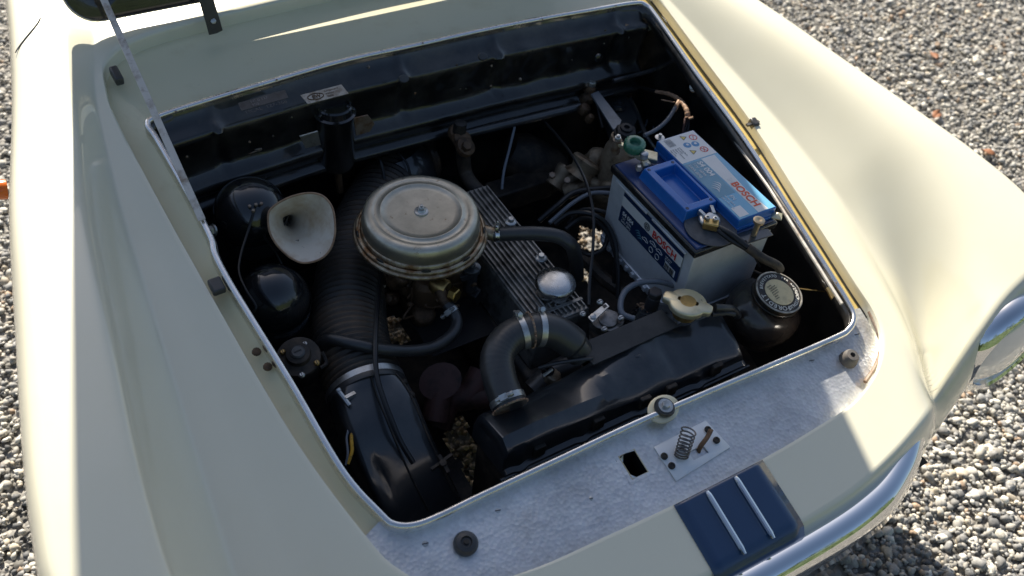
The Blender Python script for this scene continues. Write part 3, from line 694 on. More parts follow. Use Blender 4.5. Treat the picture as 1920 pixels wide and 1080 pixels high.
# reservoir bracket plates and worn corner
rw3 = random.Random(12)
for k in range(5):
    px, py = 1180+12*k, 42+rw3.uniform(-4, 10); q = MB(); c_ = aty(px, py+8, -.012); pts = []
    for j in range(9):
        a_ = 2*math.pi*j/9; rr_ = rw3.uniform(.004, .011); pts.append(c_+Vector((rr_*math.cos(a_)*1.3, rr_*math.sin(a_)*.6, rr_*math.sin(a_)*.9+rw3.uniform(-.002, .002))))
    q.prism(pts, (0, .0012, -.0012)); part('flaking_paint', q, steel if k % 2 else tape, bulk)
for k in range(16):
    px = rw3.uniform(330, 1180); c_ = aty(px, 330-.255*(px-330)-rw3.uniform(30, 95)+20, -.0345); q = MB(); q.lathe([(.0022, 0), (.002, .0015), (0, .002)], c_, (0, -1, .2), 8); part('rivet', q, (rusty, grime, enamel)[k % 3], bulk)
q = MB(); q.prism([aty(*p, -.045) for p in ((562, 256), (596, 246), (602, 272), (574, 279))], (0, .003, 0)); part('bracket', q, steel, bulk, bevel=.0006)
q = MB(); q.prism([aty(*p, -.042) for p in ((664, 222), (690, 216), (703, 232), (694, 247), (668, 255))], (0, .003, 0)); part('bracket', q, rusty, bulk, bevel=.0006)
# plates
def plate(px4, m, name, dy=-.02, lab=None):
    c4 = [aty(px, py, yy) for px, py, yy in px4]; u1 = (c4[1]-c4[0]).normalized(); v1 = (c4[3]-c4[0]); v1 = (v1-u1*v1.dot(u1)).normalized(); n1 = u1.cross(v1)
    if n1.dot(Vector(CAM)-c4[0]) < 0: n1 = -n1
    q = MB(); q.prism([p+n1*.0012 for p in c4], -n1*.0012); o = part(name, q, m, bulk, bevel=.0004, label=lab); return o, c4, n1
plate_ink = mat('plate_ink', (.22, .22, .22), .4, metal=.8)
pm = mat('plate_dark', (.10, .10, .10), .38, metal=.8, col2=(.05, .045, .04), nscale=60)
pl2 = mat('plate_tin', (.42, .40, .35), .4, metal=.8, col2=(.18, .14, .10), nscale=70, namt=.8)
o, c4, n1 = plate(((453, 209, -.036), (541, 184, -.036), (534, 169, -.017), (446, 194, -.017)), pm, 'chassis_plate', lab='dark stamped chassis plate')
u1 = (c4[1]-c4[0]).normalized(); v1 = (c4[3]-c4[0])
for s_, k in (('N° 0 127', .55), ('950', .12)):
    text(s_, .008, c4[0]+u1*.02+v1*k+n1*.0013, u1, v1, plate_ink, o, 'stamping')
text('HCAL  127-368', .011, c4[0]+u1*.004-v1*.75+n1*.006, u1, v1, pm, bulk, 'stamping')
o, c4, n1 = plate(((577, 196, -.044), (654, 176, -.044), (640, 159, -.022), (563, 179, -.022)), pl2, 'maker_plate', lab='tin plate with oval emblem and small print')
u1 = (c4[1]-c4[0]).normalized(); v1 = (c4[3]-c4[0]); W_ = (c4[1]-c4[0]).length; H_ = v1.length; v1.normalize()
ec = c4[0]+u1*W_*.28+v1*H_*.5+n1*.0016
q = MB(); q.tube([ec+u1*.014*math.cos(a)+v1*.0068*math.sin(a) for a in np.linspace(0, 2*math.pi, 25)[:-1]], .0009, 5, closed=True); part('emblem_ring', q, castbrown, o)
text('EW', .010, ec-v1*.0035-u1*.007, u1, v1, castbrown, o, 'emblem_letters', offset=.0003)
for k in range(3): text(('Carrozzeria', 'Milano', 'Italia')[k], .0055, c4[0]+u1*W_*.52+v1*H_*(.70-.27*k)+n1*.0013, u1, v1, castbrown, o)

# added tray: keeps the bay floor dark, blocks low sun; gravel shows through gaps
def inpoly(x, y, P):
    c_ = False; n__ = len(P)
    for i in range(n__):
        x1, y1 = P[i]; x2, y2 = P[i-1]
        if (y1 > y) != (y2 > y) and x < (x2-x1)*(y-y1)/(y2-y1)+x1: c_ = not c_
    return c_
UZ = .30
gaps = [[at(*p, UZ).xy for p in poly] for poly in (((838, 798), (868, 785), (885, 830), (925, 880), (918, 912), (885, 915), (860, 868), (832, 840)), ((722, 590), (745, 590), (760, 615), (770, 640), (735, 645), (722, 625)), ((1088, 425), (1132, 432), (1140, 455), (1120, 470), (1086, 470)), ((1080, 500), (1108, 505), (1108, 530), (1090, 528)))]
q = MB(); G = 150; xs = np.linspace(-.62, .62, G); ys = np.linspace(-.92, .60, G)
for x in xs:
    for y in ys: q.v.append((x, y, UZ+.01*math.sin(9*x)*math.cos(7*y)))
for i in range(G-1):
    for j in range(G-1):
        cx, cy = (xs[i]+xs[i+1])/2, (ys[j]+ys[j+1])/2
        if cy > .14 and cx > .30: continue  # left part reaches further back to block sun on the gravel below
        if any(inpoly(cx, cy, [tuple(p) for p in P]) for P in gaps): continue
        q.f.append((i*G+j, (i+1)*G+j, (i+1)*G+j+1, i*G+j+1))
part('shade_tray', q, grime, car, recalc=False)

# ================================================================== AIR FILTER
ac = at(790, 395, .712)
af = thing('air_filter', 'round tarnished tin air filter housing with wing nut on top of the carburettor', 'air filter', (ac.x, ac.y, .62))
q = MB(); q.lathe([(.0985, -.046), (.0995, -.026), (.0988, -.014), (.0965, -.006), (.0925, -.0015), (.087, 0), (.0815, .0003), (.0795, -.0008), (.0775, -.0010), (.0705, -.0008), (.0690, .0012), (.0670, .0014), (.0650, -.0008), (.055, -.0018), (.014, -.0025), (0, -.0025)], ac, (0, 0, 1), 96)
part('lid', q, filter_m, af, sharp=70)
q = MB(); q.lathe([(.085, -0.0600), (.100, -0.0560), (.1125, -0.0520), (.1145, -0.0480), (.1125, -0.0445), (.1095, -0.0440), (.1105, -0.0400), (.108, -0.0365), (.1055, -0.0365), (.1045, -0.0400), (.1025, -0.0400), (.1015, -0.0320), (.0992, -0.0300)], ac, (0, 0, 1), 96)
rimo = part('rim', q, filter_rust, af, sharp=70)
for a in (-155, -112, -72, -30, 10, 60, 120, 165):
    q = MB(); pts = [ac+Vector((.1072*math.cos(rad(a+d)),   .1072*math.sin(rad(a+d)), -.0355)) for d in np.linspace(-4.2, 4.2, 7)]
    q.tube(pts, [.0008, .0022, .0026, .0026, .0026, .0022, .0008], 6, flat=.8); part('slot', q, black_ink, rimo)
q = MB(); q.lathe([(.0125, -.003), (.0115, .000), (.008, .001), (.0065, .0035), (.006, .004)], ac, (0, 0, 1), 24); q.hexa(ac+Vector((0, 0, .003)), (0, 0, 1), .0055, .006)
q.lathe([(.0022, .008), (.0022, .013), (0, .0132)], ac, (0, 0, 1), 10); part('lid_nut', q, steel, af)
q = MB(); q.lathe([(.035, -.11), (.04, -.09), (.06, -.072), (.088, -.064)], ac, (0, 0, 1), 32); part('base_cup', q, castbrown, af)
sn = at(930, 440, .655)
q = MB(); q.tube([ac+Vector((.09, -.03, -.053)), sn+Vector((.004, -.004, 0))], .0125, 14); part('outlet', q, filter_rust, af)

# ================================================================== ENGINE
en = thing('engine', 'grimy black engine with ribbed alloy valve cover and chrome oil filler cap', 'engine', (0, -.33, .33))
VZ = .602; x0, x1, y0, y1 = -.052, .052, -.505, -.15
q = MB(); q.rings([[(x0-.012, y0-.012, .50), (x1+.010, y0-.012, .50), (x1+.010, y1+.012, .50), (x0-.012, y1+.012, .50)], [(x0-.004, y0-.004, .575), (x1+.004, y0-.004, .575), (x1+.004, y1+.004, .575), (x0-.004, y1+.004, .575)], [(x0, y0, .590), (x1, y0, .590), (x1, y1, .590), (x0, y1, .590)]])
vc = part('valve_cover', q, valve_m, en, bevel=.005, seg=3)
q = MB(); q.box((x0, y0, .588), (x1, y1, .5925))
part('cover_rim', q, valve_m, vc, bevel=.002)
nrib = 11
for k in range(nrib):
    x = x0+.006+(x1-x0-.012)*k/(nrib-1); q = MB()
    ys_, ye_ = y0+.006, y1-.006
    q.rings([[(x-.0022, yy, .592), (x-.0013, yy, .5985), (x+.0013, yy, .5985), (x+.0022, yy, .592)] for yy in (ys_, ye_)])
    part('rib', q, valve_m, vc, bevel=.0006)
q = MB(); q.box((x0+.001, -.487, .5925), (x1-.001, -.480, .599)); part('cross_rib', q, valve_m, vc, bevel=.001)
for px, py in ((1015, 480), (958, 412)):
    c_ = at(px, py, .604); q = MB(); q.lathe([(.011, -.010), (.011, -.004), (.008, -.002)], c_, (0, 0, 1), 20); q.hexa(c_+Vector((0, 0, -.002)), (0, 0, 1), .0062, .006); part('cover_nut', q, steel, vc)
oc = at(1042, 527, .625)
q = MB(); q.lathe([(.030, -.03), (.030, -.012), (.034, -.010), (.0358, -.006), (.0345, -.001), (.030, .0025), (.018, .0052), (0, .006)], oc, (0, 0, 1), 48)
part('oil_filler_cap', q, mat('dull_chrome', (.62, .62, .61), .24, metal=1, col2=(.40, .39, .37), nscale=30, namt=.7, rough2=.42), vc)
# block and gearbox masses below
q = MB(); q.box((-.075, -.54, .34), (.085, -.13, .50)); part('cylinder_head', q, grime, en, bevel=.01)
q = MB(); q.lathe([(.07, 0), (.10, .05), (.11, .10), (.11, .16), (.0, .18)], (.0, -.15, .40), (0, 1, -.1), 20); part('bell_housing', q, grime, en)
# heat shield plate
q = MB(); hs_ = [at(*p, .50) for p in ((758, 585), (895, 540), (931, 622), (812, 668))]; q.prism(hs_, (0, 0, -.002)); part('heat_shield', q, mat('shield_black', (.016, .015, .016), .5, col2=(.03, .028, .026), nscale=10), en, bevel=.0007)
# manifold
for pts, r_, m_ in (([(905, 700, .44), (880, 740, .42), (840, 750, .41), (820, 800, .38)], .026, exhaust), ([(835, 690, .46), (825, 735, .44), (815, 790, .41)], .024, exhaust), ([(960, 740, .42), (900, 745, .42), (850, 740, .42)], .022, exhaust), ([(800, 700, .45), (830, 710, .45)], .018, grime)):
    q = MB(); q.tube(crv([at(*p) for p in pts], 8), r_, 14); part('exhaust_branch', q, m_, en)
q = MB(); q.lathe([(.03, 0), (.032, .008), (.0, .012)], at(826, 716, .46), (-.3, -.4, .8), 18, sx=1.2); part('exhaust_flange', q, exhaust, en)
# carburettor
cb = at(800, 545, .58)
cbp = MB()
for px, py, z, r_, h, ax in ((770, 545, .53, .022, .05, (0, 0, 1)), (735, 530, .56, .016, .04, (.3, -.5, .7)), (800, 560, .53, .028, .055, (0, 0, 1)), (845, 520, .57, .02, .05, (.2, 0, 1)), (870, 510, .57, .016, .045, (0, 0, 1)), (790, 595, .50, .022, .03, (0, -.4, 1)), (740, 560, .53, .012, .03, (-.6, -.3, .6))):
    cbp.lathe([(r_*.85, 0), (r_, .006), (r_, h*.8), (r_*.7, h), (0, h+.002)], at(px, py, z), ax, 16)
cbp.box(tuple(at(770, 575, .50)-Vector((.01, .02, .02))), tuple(at(850, 530, .50)+Vector((.01, .02, .07))))
carb = part('carburettor', cbp, castbrown, en, bevel=.002)
rr2 = random.Random(5)
for k in range(20):
    px = rr2.uniform(715, 890); py = 500+rr2.uniform(0, 75); c_ = at(px, py, .585-.0006*(py-500)); q = MB(); r_ = rr2.uniform(.0025, .007)
    ax = (rr2.uniform(-.7, .7), rr2.uniform(-.9, .2), rr2.uniform(.3, 1))
    if k % 3 == 0: q.tube(crv([c_, c_+Vector((rr2.uniform(-.03, .03), rr2.uniform(-.02, .02), -.012)), c_+Vector((rr2.uniform(-.04, .04), rr2.uniform(-.03, .0), -.03))], 5), r_*.45, 7)
    else: q.hexa(c_, ax, r_, r_*1.6)
    part('carburettor_screw' if k % 3 else 'carburettor_link', q, (castbrown, brass, grime, cast)[k % 4] if k % 5 == 0 else castbrown, carb)
# black bracket with bolt right of carb
q = MB(); c_ = at(884, 500, .60); q.lathe([(.013, -.055), (.013, -.012), (.017, -.008), (.017, 0), (.011, .003)], c_, (0, 0, 1), 14); q.hexa(c_+Vector((0, 0, .003)), (0, 0, 1), .008, .006)
q.bar(at(884, 512, .59), at(862, 520, .585), .014, .012); q.bar(at(888, 545, .54), at(893, 560, .51), .022, .02); part('choke_bracket', q, tank_black, carb, bevel=.001)
# banjo union
q = MB(); a_ = at(822, 535, .60); b_ = at(855, 552, .60); d_ = (b_-a_).normalized(); q.lathe([(.013, -.012), (.0165, -.004), (.0165, .014), (.014, .018)], a_, d_, 20); part('union', q, brass, carb)
q = MB(); c_ = at(846, 549, .603); q.hexa(c_, d_+Vector((.1, -.35, .1)), .0128, .014); part('union_nut', q, mat('brass_bright', (.62, .40, .12), .3, metal=.95, col2=(.35, .2, .07), nscale=30), carb, bevel=.0008)
q = MB(); q.tube([at(826, 545, .60), at(833, 562, .592), at(838, 572, .588)], [.011, .010, .009], 14); part('union_spigot', q, castbrown, carb)
q = MB(); c_ = at(716+28, 537, .56); q.hexa(c_, (-.5, -.6, .5), .004, .004); part('jet_screw', q, brass, carb)

# ================================================================== HOSES (each a thing)
def hose(name, label, pts, r, m, n=10, seg=16, z=None, cat='hose', rfun=None, **k):
    P = crv([at(*p) for p in pts], n); rr_ = r if rfun is None else [rfun(i, len(P), r) for i in range(len(P))]
    root = thing(name, label, cat, P[0]); q = MB(); q.tube(P, rr_, seg); part('tube', q, m, root, sharp=60); return root, P
def clamp(root, P, i, r, w_=.008, m=steel, scr=None, name='clamp'):
    t_ = (P[min(i+1, len(P)-1)]-P[max(i-1, 0)]).normalized(); q = MB(); q.lathe([(r-.001, -w_/2), (r+.0012, -w_/2), (r+.0012, w_/2), (r-.001, w_/2)], P[i], t_, 32)
    c_ = part(name, q, m, root)
    if scr is not None:
        s_ = Vector(scr); s_ = (s_-t_*s_.dot(t_)).normalized(); p_ = P[i]+s_*(r+.004); cr_ = t_.cross(s_); q = MB()
        q.tube([p_-cr_*.013, p_+cr_*.013], .0028, 8); q.lathe([(.0042, 0), (.0042, .004), (0, .0045)], p_+cr_*.012, cr_, 10); q.bar(p_-cr_*.006, p_+cr_*.006, .009, .006, s_); part('clamp_screw', q, m, c_)
    return c_
# fuel hose
h, P = hose('fuel_hose', 'dusty black rubber fuel hose curving from the brass union across the ribbed duct', [(838, 570, .588), (856, 598, .575), (849, 625, .57), (815, 650, .57), (770, 658, .58), (715, 655, .60), (660, 644, .61), (622, 636, .605), (604, 645, .58), (602, 662, .55)], .0100, rubber)
clamp(h, P, 5, .0102, .008, steel, scr=(-.7, -.7, .4))
# breather hose
h, P = hose('breather_hose', 'black rubber breather hose from the right side of the air filter over the ribbed cover', [(925, 440, .655), (965, 438, .66), (1010, 438, .66), (1048, 444, .655), (1072, 462, .64), (1080, 490, .60), (1082, 520, .56)], .0128, rubber)
clamp(h, P, 3, .0130, .007, alu_trim, scr=(0, .3, 1))
# top radiator hose
RH = [(958, 765, .625), (938, 715, .640), (933, 668, .655), (958, 632, .665), (1000, 618, .668), (1040, 622, .66), (1075, 645, .64), (1090, 665, .62)]
h, P = hose('radiator_hose', 'thick black curved rubber hose with three bright wire clamps at the radiator', RH, .0265, rubber, n=14, seg=28,
            rfun=lambda i, n_, r: r*(1+(.012*math.sin(i*2.3) if 14 < i < 60 else 0))-(.004 if i > 84 else 0))
for i, scr in ((5, (-.5, -.5, .8)), (49, (-.3, .7, .8)), (60, (-.2, .8, .7))): clamp(h, P, i, .0270, .0095, steel, scr=scr)
for i, off in ((1, 0), (54, 0)):
    t_ = (P[i+1]-P[max(i-1, 0)]).normalized(); u_, v_, _n = frame(t_)
    q = MB(); q.lathe([(.0270, -.0018), (.0284, 0), (.0270, .0018)], P[i], t_, 32); part('rusty_wire_ring', q, rusty, h)
    rr2 = random.Random(i); q = MB()
    for k in range(26):
        a_ = 2*math.pi*k/26+rr2.uniform(-.05, .05); p_ = P[i]+(u_*math.cos(a_)+v_*math.sin(a_))*.0283; q.lathe([(.0014, -.001), (.0018, 0), (.0008, .0012)], p_, (rr2.random(), rr2.random(), 1), 5)
    part('flaking_sealant', q, tape, h)
# big ribbed duct
DP = [(775, 300, .50), (730, 350, .51), (690, 420, .52), (664, 500, .53), (654, 580, .54), (662, 660, .54), (688, 735, .53)]
P0 = crv([at(*p) for p in DP], 52); 
root = thing('air_duct', 'wide ribbed dusty black air duct hose running from bulkhead to the front left', 'duct', P0[0])
q = MB(); q.tube(P0, [.0625+(.0024 if (i % 6) < 3 else -.0016)+.0006*math.sin(i*.31) for i in range(len(P0))], 56); part('ribbed_tube', q, rubber_dusty, root, sharp=80)
t_ = (P0[-1]-P0[-4]).normalized(); e = P0[-1]
q = MB(); q.lathe([(.0655, -.006), (.0665, -.006), (.0665, .008), (.0655, .008)], e-t_*.004, t_, 48); c_ = part('band_clamp', q, steel, root)
bp2 = at(647, 748, .585); q = MB(); q.tube([bp2+Vector((-.004, .014, .004)), bp2+Vector((.002, -.012, -.004))], .004, 8); q.bar(bp2+Vector((0, 0, 0)), bp2+Vector((.018, .004, -.002)), .006, .008); q.lathe([(.0055, 0), (.0055, .004), (0, .004)], bp2+Vector((-.004, .014, .004)), (-.2, .9, .3), 10); part('clamp_screw', q, steel, c_)
t2 = (P0[1]-P0[0]).normalized()
i2 = 24; tt = (P0[i2+1]-P0[i2-1]).normalized(); q = MB(); q.lathe([(.0655, -.004), (.0668, -.004), (.0668, .005), (.0655, .005)], P0[i2], tt, 48); part('band_clamp', q, steel, root)
# lower black plenum duct
root = thing('intake_plenum', 'black sheet metal intake duct leading forward from the ribbed hose', 'duct', e)
u0 = t_; PL = [e-t_*.004, e+t_*.02, at(713, 800, .52), at(738, 855, .495), at(764, 910, .46), at(790, 962, .42), at(806, 995, .38)]
rs = []; PP = crv(PL, 6)
for i, p in enumerate(PP):
    tg = (PP[min(i+1, len(PP)-1)]-PP[max(i-1, 0)]).normalized(); side = Vector((1, 0.1, 0)); side = (side-tg*side.dot(tg)).normalized(); upv = side.cross(tg)
    if upv.z < 0: upv = -upv
    s = i/(len(PP)-1); W_ = .064-.001*sst(s*1.5); H_ = .064-.024*sst(s*1.8); ex = 1-.62*sst(s*3.2)
    ring = []
    for k in range(40):
        a = 2*math.pi*k/40; ca, sa = math.cos(a), math.sin(a); dent = .010*math.exp(-((s-.55)/.14)**2-((a-2.0)/.4)**2)
        ring.append(p+side*(W_-dent)*abs(ca)**ex*math.copysign(1, ca)+upv*(H_-dent)*abs(sa)**ex*math.copysign(1, sa))
    rs.append(ring)
q = MB(); q.rings(rs); pln = part('duct_body', q, tank_black, root, sharp=50)
def on_duct(s, a, lift=.001):
    i = min(int(s*(len(rs)-1)), len(rs)-1); k = int(a/360*40) % 40; c_ = PP[i]; p = rs[i][k]; return p+(p-c_).normalized()*lift
for a in (96, 62):
    q = MB(); q.tube([on_duct(s, a) for s in np.linspace(.12, .78, 14)], .0016, 6); part('seam', q, grime, pln)
for s in (.22, .30): q = MB(); p = on_duct(s, 50, -.001); q.lathe([(.0055, 0), (.0055, .003), (.003, .0045), (0, .0045)], p, (p-PP[int(s*(len(rs)-1))]), 12); part('rivet', q, grime, pln)
p = on_duct(.66, 58, .002); q = MB(); q.bar(p+Vector((-.02, 0, .003)), p+Vector((.022, .01, .003)), .005, .006); q.lathe([(.006, 0), (.006, .012), (0, .013)], p, (0, -.1, 1), 8)
q.bar(p+Vector((.002, -.016, .002)), p+Vector((.0, .014, .012)), .006, .005); part('catch', q, grime, pln)
q = MB(); q.prism([on_duct(s, a, .002) for s, a in ((.80, 110), (.80, 55), (.86, 50), (.90, 80), (.88, 115))], (0, 0, -.002)); part('tape_patch', q, mat('tape_black', (.025, .024, .023), .6, col2=(.06, .055, .05), nscale=30), pln)
q = MB(); q.lathe([(.0668, -.004), (.0675, .0), (.0668, .006)], PP[3], (PP[4]-PP[2]), 40); part('rubber_lip', q, rubber, pln)

# ================================================================== HORNS
def dome(name, c, ax, r, label, h=1.0, skirt=.04):
    root = thing(name, label, 'horn', c); ax = Vector(ax).normalized(); q = MB()
    pr = [(r*math.cos(t__), r*h*math.sin(t__)) for t__ in np.linspace(0, math.pi/2, 18)]
    q.lathe([(r*.97, -skirt), (r*.98, -.008), (r*1.03, -.006), (r*1.045, -.001), (r*1.03, .003)]+pr, c, ax, 48); part('dome', q, enamel_gloss, root, sharp=60); return root
c = at(470, 398, .655); hr = dome('horn', c, (-.10, -.15, 1), .062, 'upper black domed horn with a wide flared silver mouth', .95, .02)
q = MB(); q.lathe([(.058, -.022), (.060, -.018), (.058, -.06), (.03, -.08)], c, (-.1, -.15, 1), 32); part('lower_shell', q, tank_black, hr)
q = MB(); a_ = at(398, 432, .66); q.hexa(a_, (-.9, -.2, .3), .008, .012); q.lathe([(.011, -.003), (.011, 0), (0, 0)], a_, (-.9, -.2, .3), 16); part('fixing_nut', q, steel, hr)
q = MB(); q.prism([at(*p) for p in ((455, 442, .64), (492, 430, .645), (495, 440, .64), (458, 454, .635))], (0, 0, -.003)); part('bracket', q, rusty, hr, bevel=.0005)
for k, (px, py) in enumerate(((468, 388), (480, 385), (490, 383), (475, 396))):
    q = MB(); q.hexa(at(px, py, .705), (0, -.3, 1), .003, .004); part('terminal', q, rusty, hr)
# flare
mouth = [(503, 402), (512, 388), (530, 376), (552, 367), (578, 362), (600, 365), (614, 375), (624, 392), (628, 415), (628, 440), (622, 462), (609, 480), (590, 490), (568, 493), (549, 486), (533, 474), (516, 455), (505, 432)]
mp_ = crv([at(px, py, .690+.00055*(430-py)+.0001*(px-565)) for px, py in mouth], 4, True)
mc = sum(mp_, Vector())/len(mp_); th_c = at(533, 410, .612); mn = (mp_[0]-mc).cross(mp_[len(mp_)//4]-mc).normalized()
if mn.z < 0: mn = -mn
rs = []
for k in range(15):
    s = (k/14)**1.6; cc = mc.lerp(th_c, s); sc_ = .15+.85*(1-s)**2.6
    rs.append([cc+(p-mc)*sc_ for p in mp_])
inner_ = rs
outer_ = [[p-mn*.0022+(p-mc)*(.012 if k == 0 else .02) for p in r] for k, r in enumerate(rs)]
q = MB(); q.rings(list(reversed(outer_))+inner_, cap0=False, cap1=False); fl_ = part('flared_mouth', q, horn_white, hr, sharp=50)
q = MB(); q.tube([p+mn*.0002 for p in mp_], .0018, 6, closed=True); part('rolled_edge', q, tape, fl_)
q = MB(); q.rings([[th_c+mn*.004+(p-mc)*.19 for p in mp_], [th_c-mn*.01+(p-mc)*.13 for p in mp_]]); part('throat', q, dark_void, fl_)
q = MB(); q.bar(th_c+mn*.004+Vector((-.008, 0, .006)), th_c+mn*.012+Vector((.004, .0, .008)), .004, .010); part('reed', q, steel, fl_, bevel=.001)
c = at(513, 562, .60); hr2 = dome('horn', c, (-.05, -.28, 1), .0595, 'lower black domed horn standing below the one with the silver mouth', 1.08, .012)
q = MB(); q.lathe([(.052, -.09), (.056, -.05), (.0585, -.014), (.060, -.012)], c, (-.05, -.28, 1), 40); part('lower_shell', q, tank_black, hr2)
q = MB(); q.lathe([(.0595, -.034), (.0612, -.032), (.0595, -.030)], c, (-.05, -.28, 1), 40); part('shell_seam', q, enamel_gloss, hr2)

# diaphragm unit
c = at(560, 668, .60); dv_ = thing('fuel_regulator', 'small round black diaphragm unit with slotted screws on its flange', 'regulator', c); ax = Vector((-.12, -.2, 1)).normalized()
q = MB(); q.lathe([(.028, -.055), (.030, -.02), (.034, -.012), (.035, -.004), (.034, 0), (.024, .001), (.020, .003), (.0185, .012), (.012, .014), (0, .0145)], c, ax, 40); hb_ = part('housing', q, grime, dv_)
q = MB(); q.lathe([(.011, .013), (.0115, .016), (.009, .018), (0, .018)], c, ax, 24); q2 = part('cap', q, mat('worn_grey', (.11, .11, .11), .5, metal=.4, col2=(.05, .05, .05), nscale=50), dv_)
u_, v_, n_ = frame(ax)
q = MB(); q.bar(c+n_*.0185-u_*.006, c+n_*.0185+u_*.006, .0018, .0008, n_); part('slot', q, black_ink, q2)
for k, (px, py) in enumerate(((572, 645), (594, 680), (566, 703), (530, 660))):
    p_ = at(px, py, .604); q = MB(); q.lathe([(.0048, -.003), (.0048, .001), (.003, .003), (0, .003)], p_, ax, 14); s1 = part('screw', q, (steel, brass)[k in (1, 3)], dv_); q = MB(); q.bar(p_+ax*.0031-v_*.004, p_+ax*.0031+v_*.004, .0012, .0006, ax); part('slot', q, black_ink, s1)
q = MB(); q.tube(crv([at(600, 690, .59), at(612, 680, .59), at(604, 660, .60)], 4), .003, 6); part('pipe', q, grime, dv_)

# cylindrical pot on the bulkhead
c = at(627, 206, .735); pt = thing('brake_fluid_reservoir', 'tall black cylindrical pot with a ringed lid in front of the tin maker plate', 'reservoir', c-Vector((0, 0, .12)))
q = MB(); q.lathe([(.030, -.125), (.034, -.115), (.0345, -.02), (.036, -.014), (.0365, -.006), (.034, -.004)], c, (0, 0, 1), 40); part('pot', q, enamel, pt)
q = MB(); q.lathe([(.0365, -.008), (.0385, -.006), (.0385, -.004), (.034, -.002), (.033, .004), (.0325, .010), (.030, .0125), (.027, .012), (.025, .006), (.012, .004), (0, .004)], c, (0, 0, 1), 40); ld = part('lid', q, enamel_gloss, pt)
for a in (200, 330, 90):
    d_ = Vector((math.cos(rad(a)), math.sin(rad(a)), 0)); q = MB(); q.bar(c+d_*.022+Vector((0, 0, .011)), c+d_*.037+Vector((0, 0, .003)), .007, .004); part('lug', q, enamel_gloss, ld, bevel=.001)
q = MB(); q.tube([c-Vector((0, 0, .12)), c-Vector((-.002, .004, .19))], .007, 10); part('outlet_pipe', q, castbrown, pt)

# rusty slotted bracket + relay at the left
r_ = thing('relay', 'grey relay block under a rusty drilled strap at the left of the bulkhead', 'relay', at(465, 305, .64))
q = MB(); q.bar(at(428, 297, .68), at(490, 276, .69), .014, .003); q.lathe([(.010, -.002), (.010, .004), (.004, .006), (0, .006)], at(482, 276, .69), (0, -.2, 1), 16); sp_ = part('strap', q, rusty, r_, bevel=.001)
for px, py in ((433, 296), (457, 288)): q = MB(); q.lathe([(.0045, 0), (.004, .0008), (0, .0008)], at(px, py, .6845)+Vector((0, 0, .001)), (0, 0, 1), 14); part('hole', q, black_ink, sp_)
q = MB(); a_ = at(468, 310, .655); q.box(tuple(a_+Vector((-.024, -.018, -.035))), tuple(a_+Vector((.024, .014, 0)))); part('block', q, mat('relay_grey', (.09, .09, .09), .5, metal=.3, col2=(.04, .035, .03), nscale=40), r_, bevel=.004)
q = MB(); q.bar(a_+Vector((-.018, -.002, .001)), a_+Vector((.018, .002, .001)), .005, .003); part('terminal_strip', q, grime, r_)
# rear blower behind the filter
c = at(755, 320, .52); bl = thing('heater_blower', 'dark round heater blower behind the air filter', 'blower', c)
q = MB(); q.lathe([(.06, -.06), (.066, -.01), (.066, .02), (.05, .045), (.0, .05)], c, (-.2, .3, .9), 32); part('casing', q, tank_black, bl)

# ================================================================== BULKHEAD LINKAGE
sh = thing('throttle_shaft', 'long greasy black cross shaft with grey lever in front of the bulkhead', 'linkage', at(990, 220, .63))
a_, b_ = at(870, 252, .635), at(1088, 200, .64)
q = MB(); q.tube([a_, b_], .0085, 14); part('shaft', q, tank_black, sh)
q = MB(); q.tube([aty(1150, 152, -.05), aty(1260, 122, -.05)], .005, 8); part('rail_tube', q, tank_black, sh)
for px, py in ((858, 250), (866, 262), (872, 276)):
    q = MB(); q.lathe([(.016, -.01), (.020, -.004), (.019, .006), (.012, .010)], at(px, py, .64), (.2, -.5, .8), 14); part('knuckle', q, castbrown, sh)
q = MB(); q.hexa(at(872, 277, .645), (.1, -.5, .8), .010, .012); part('nut', q, castbrown, sh)
q = MB(); q.lathe([(.013, -.01), (.013, .012), (.008, .014)], at(862, 240, .66), (.1, 0, 1), 7); part('split_nut', q, grime, sh)
q = MB(); q.tube(crv([at(868, 280, .62), at(872, 320, .57), at(885, 345, .56), at(908, 368, .55)], 5), .014, 10); part('down_tube', q, grime, sh)
for px, py, r2 in ((1106, 168, .012), (1100, 185, .014), (1096, 205, .013), (1106, 222, .008)):
    q = MB(); q.lathe([(r2, -.008), (r2*1.1, 0), (r2*.8, .008), (0, .010)], at(px, py, .645), (.2, -.3, 1), 8); part('pivot', q, castbrown, sh)
q = MB(); q.hexa(at(1110, 160, .672), (0, 0, 1), .008, .009); part('nut', q, steel, sh)
q = MB(); q.prism([at(*p, .672) for p in ((1108, 176), (1122, 170), (1166, 226), (1160, 240), (1150, 243))], (0, 0, -.005)); part('lever', q, mat('lever_grey', (.20, .22, .25), .42, metal=.6, col2=(.13, .14, .15), nscale=40), sh, bevel=.0008)
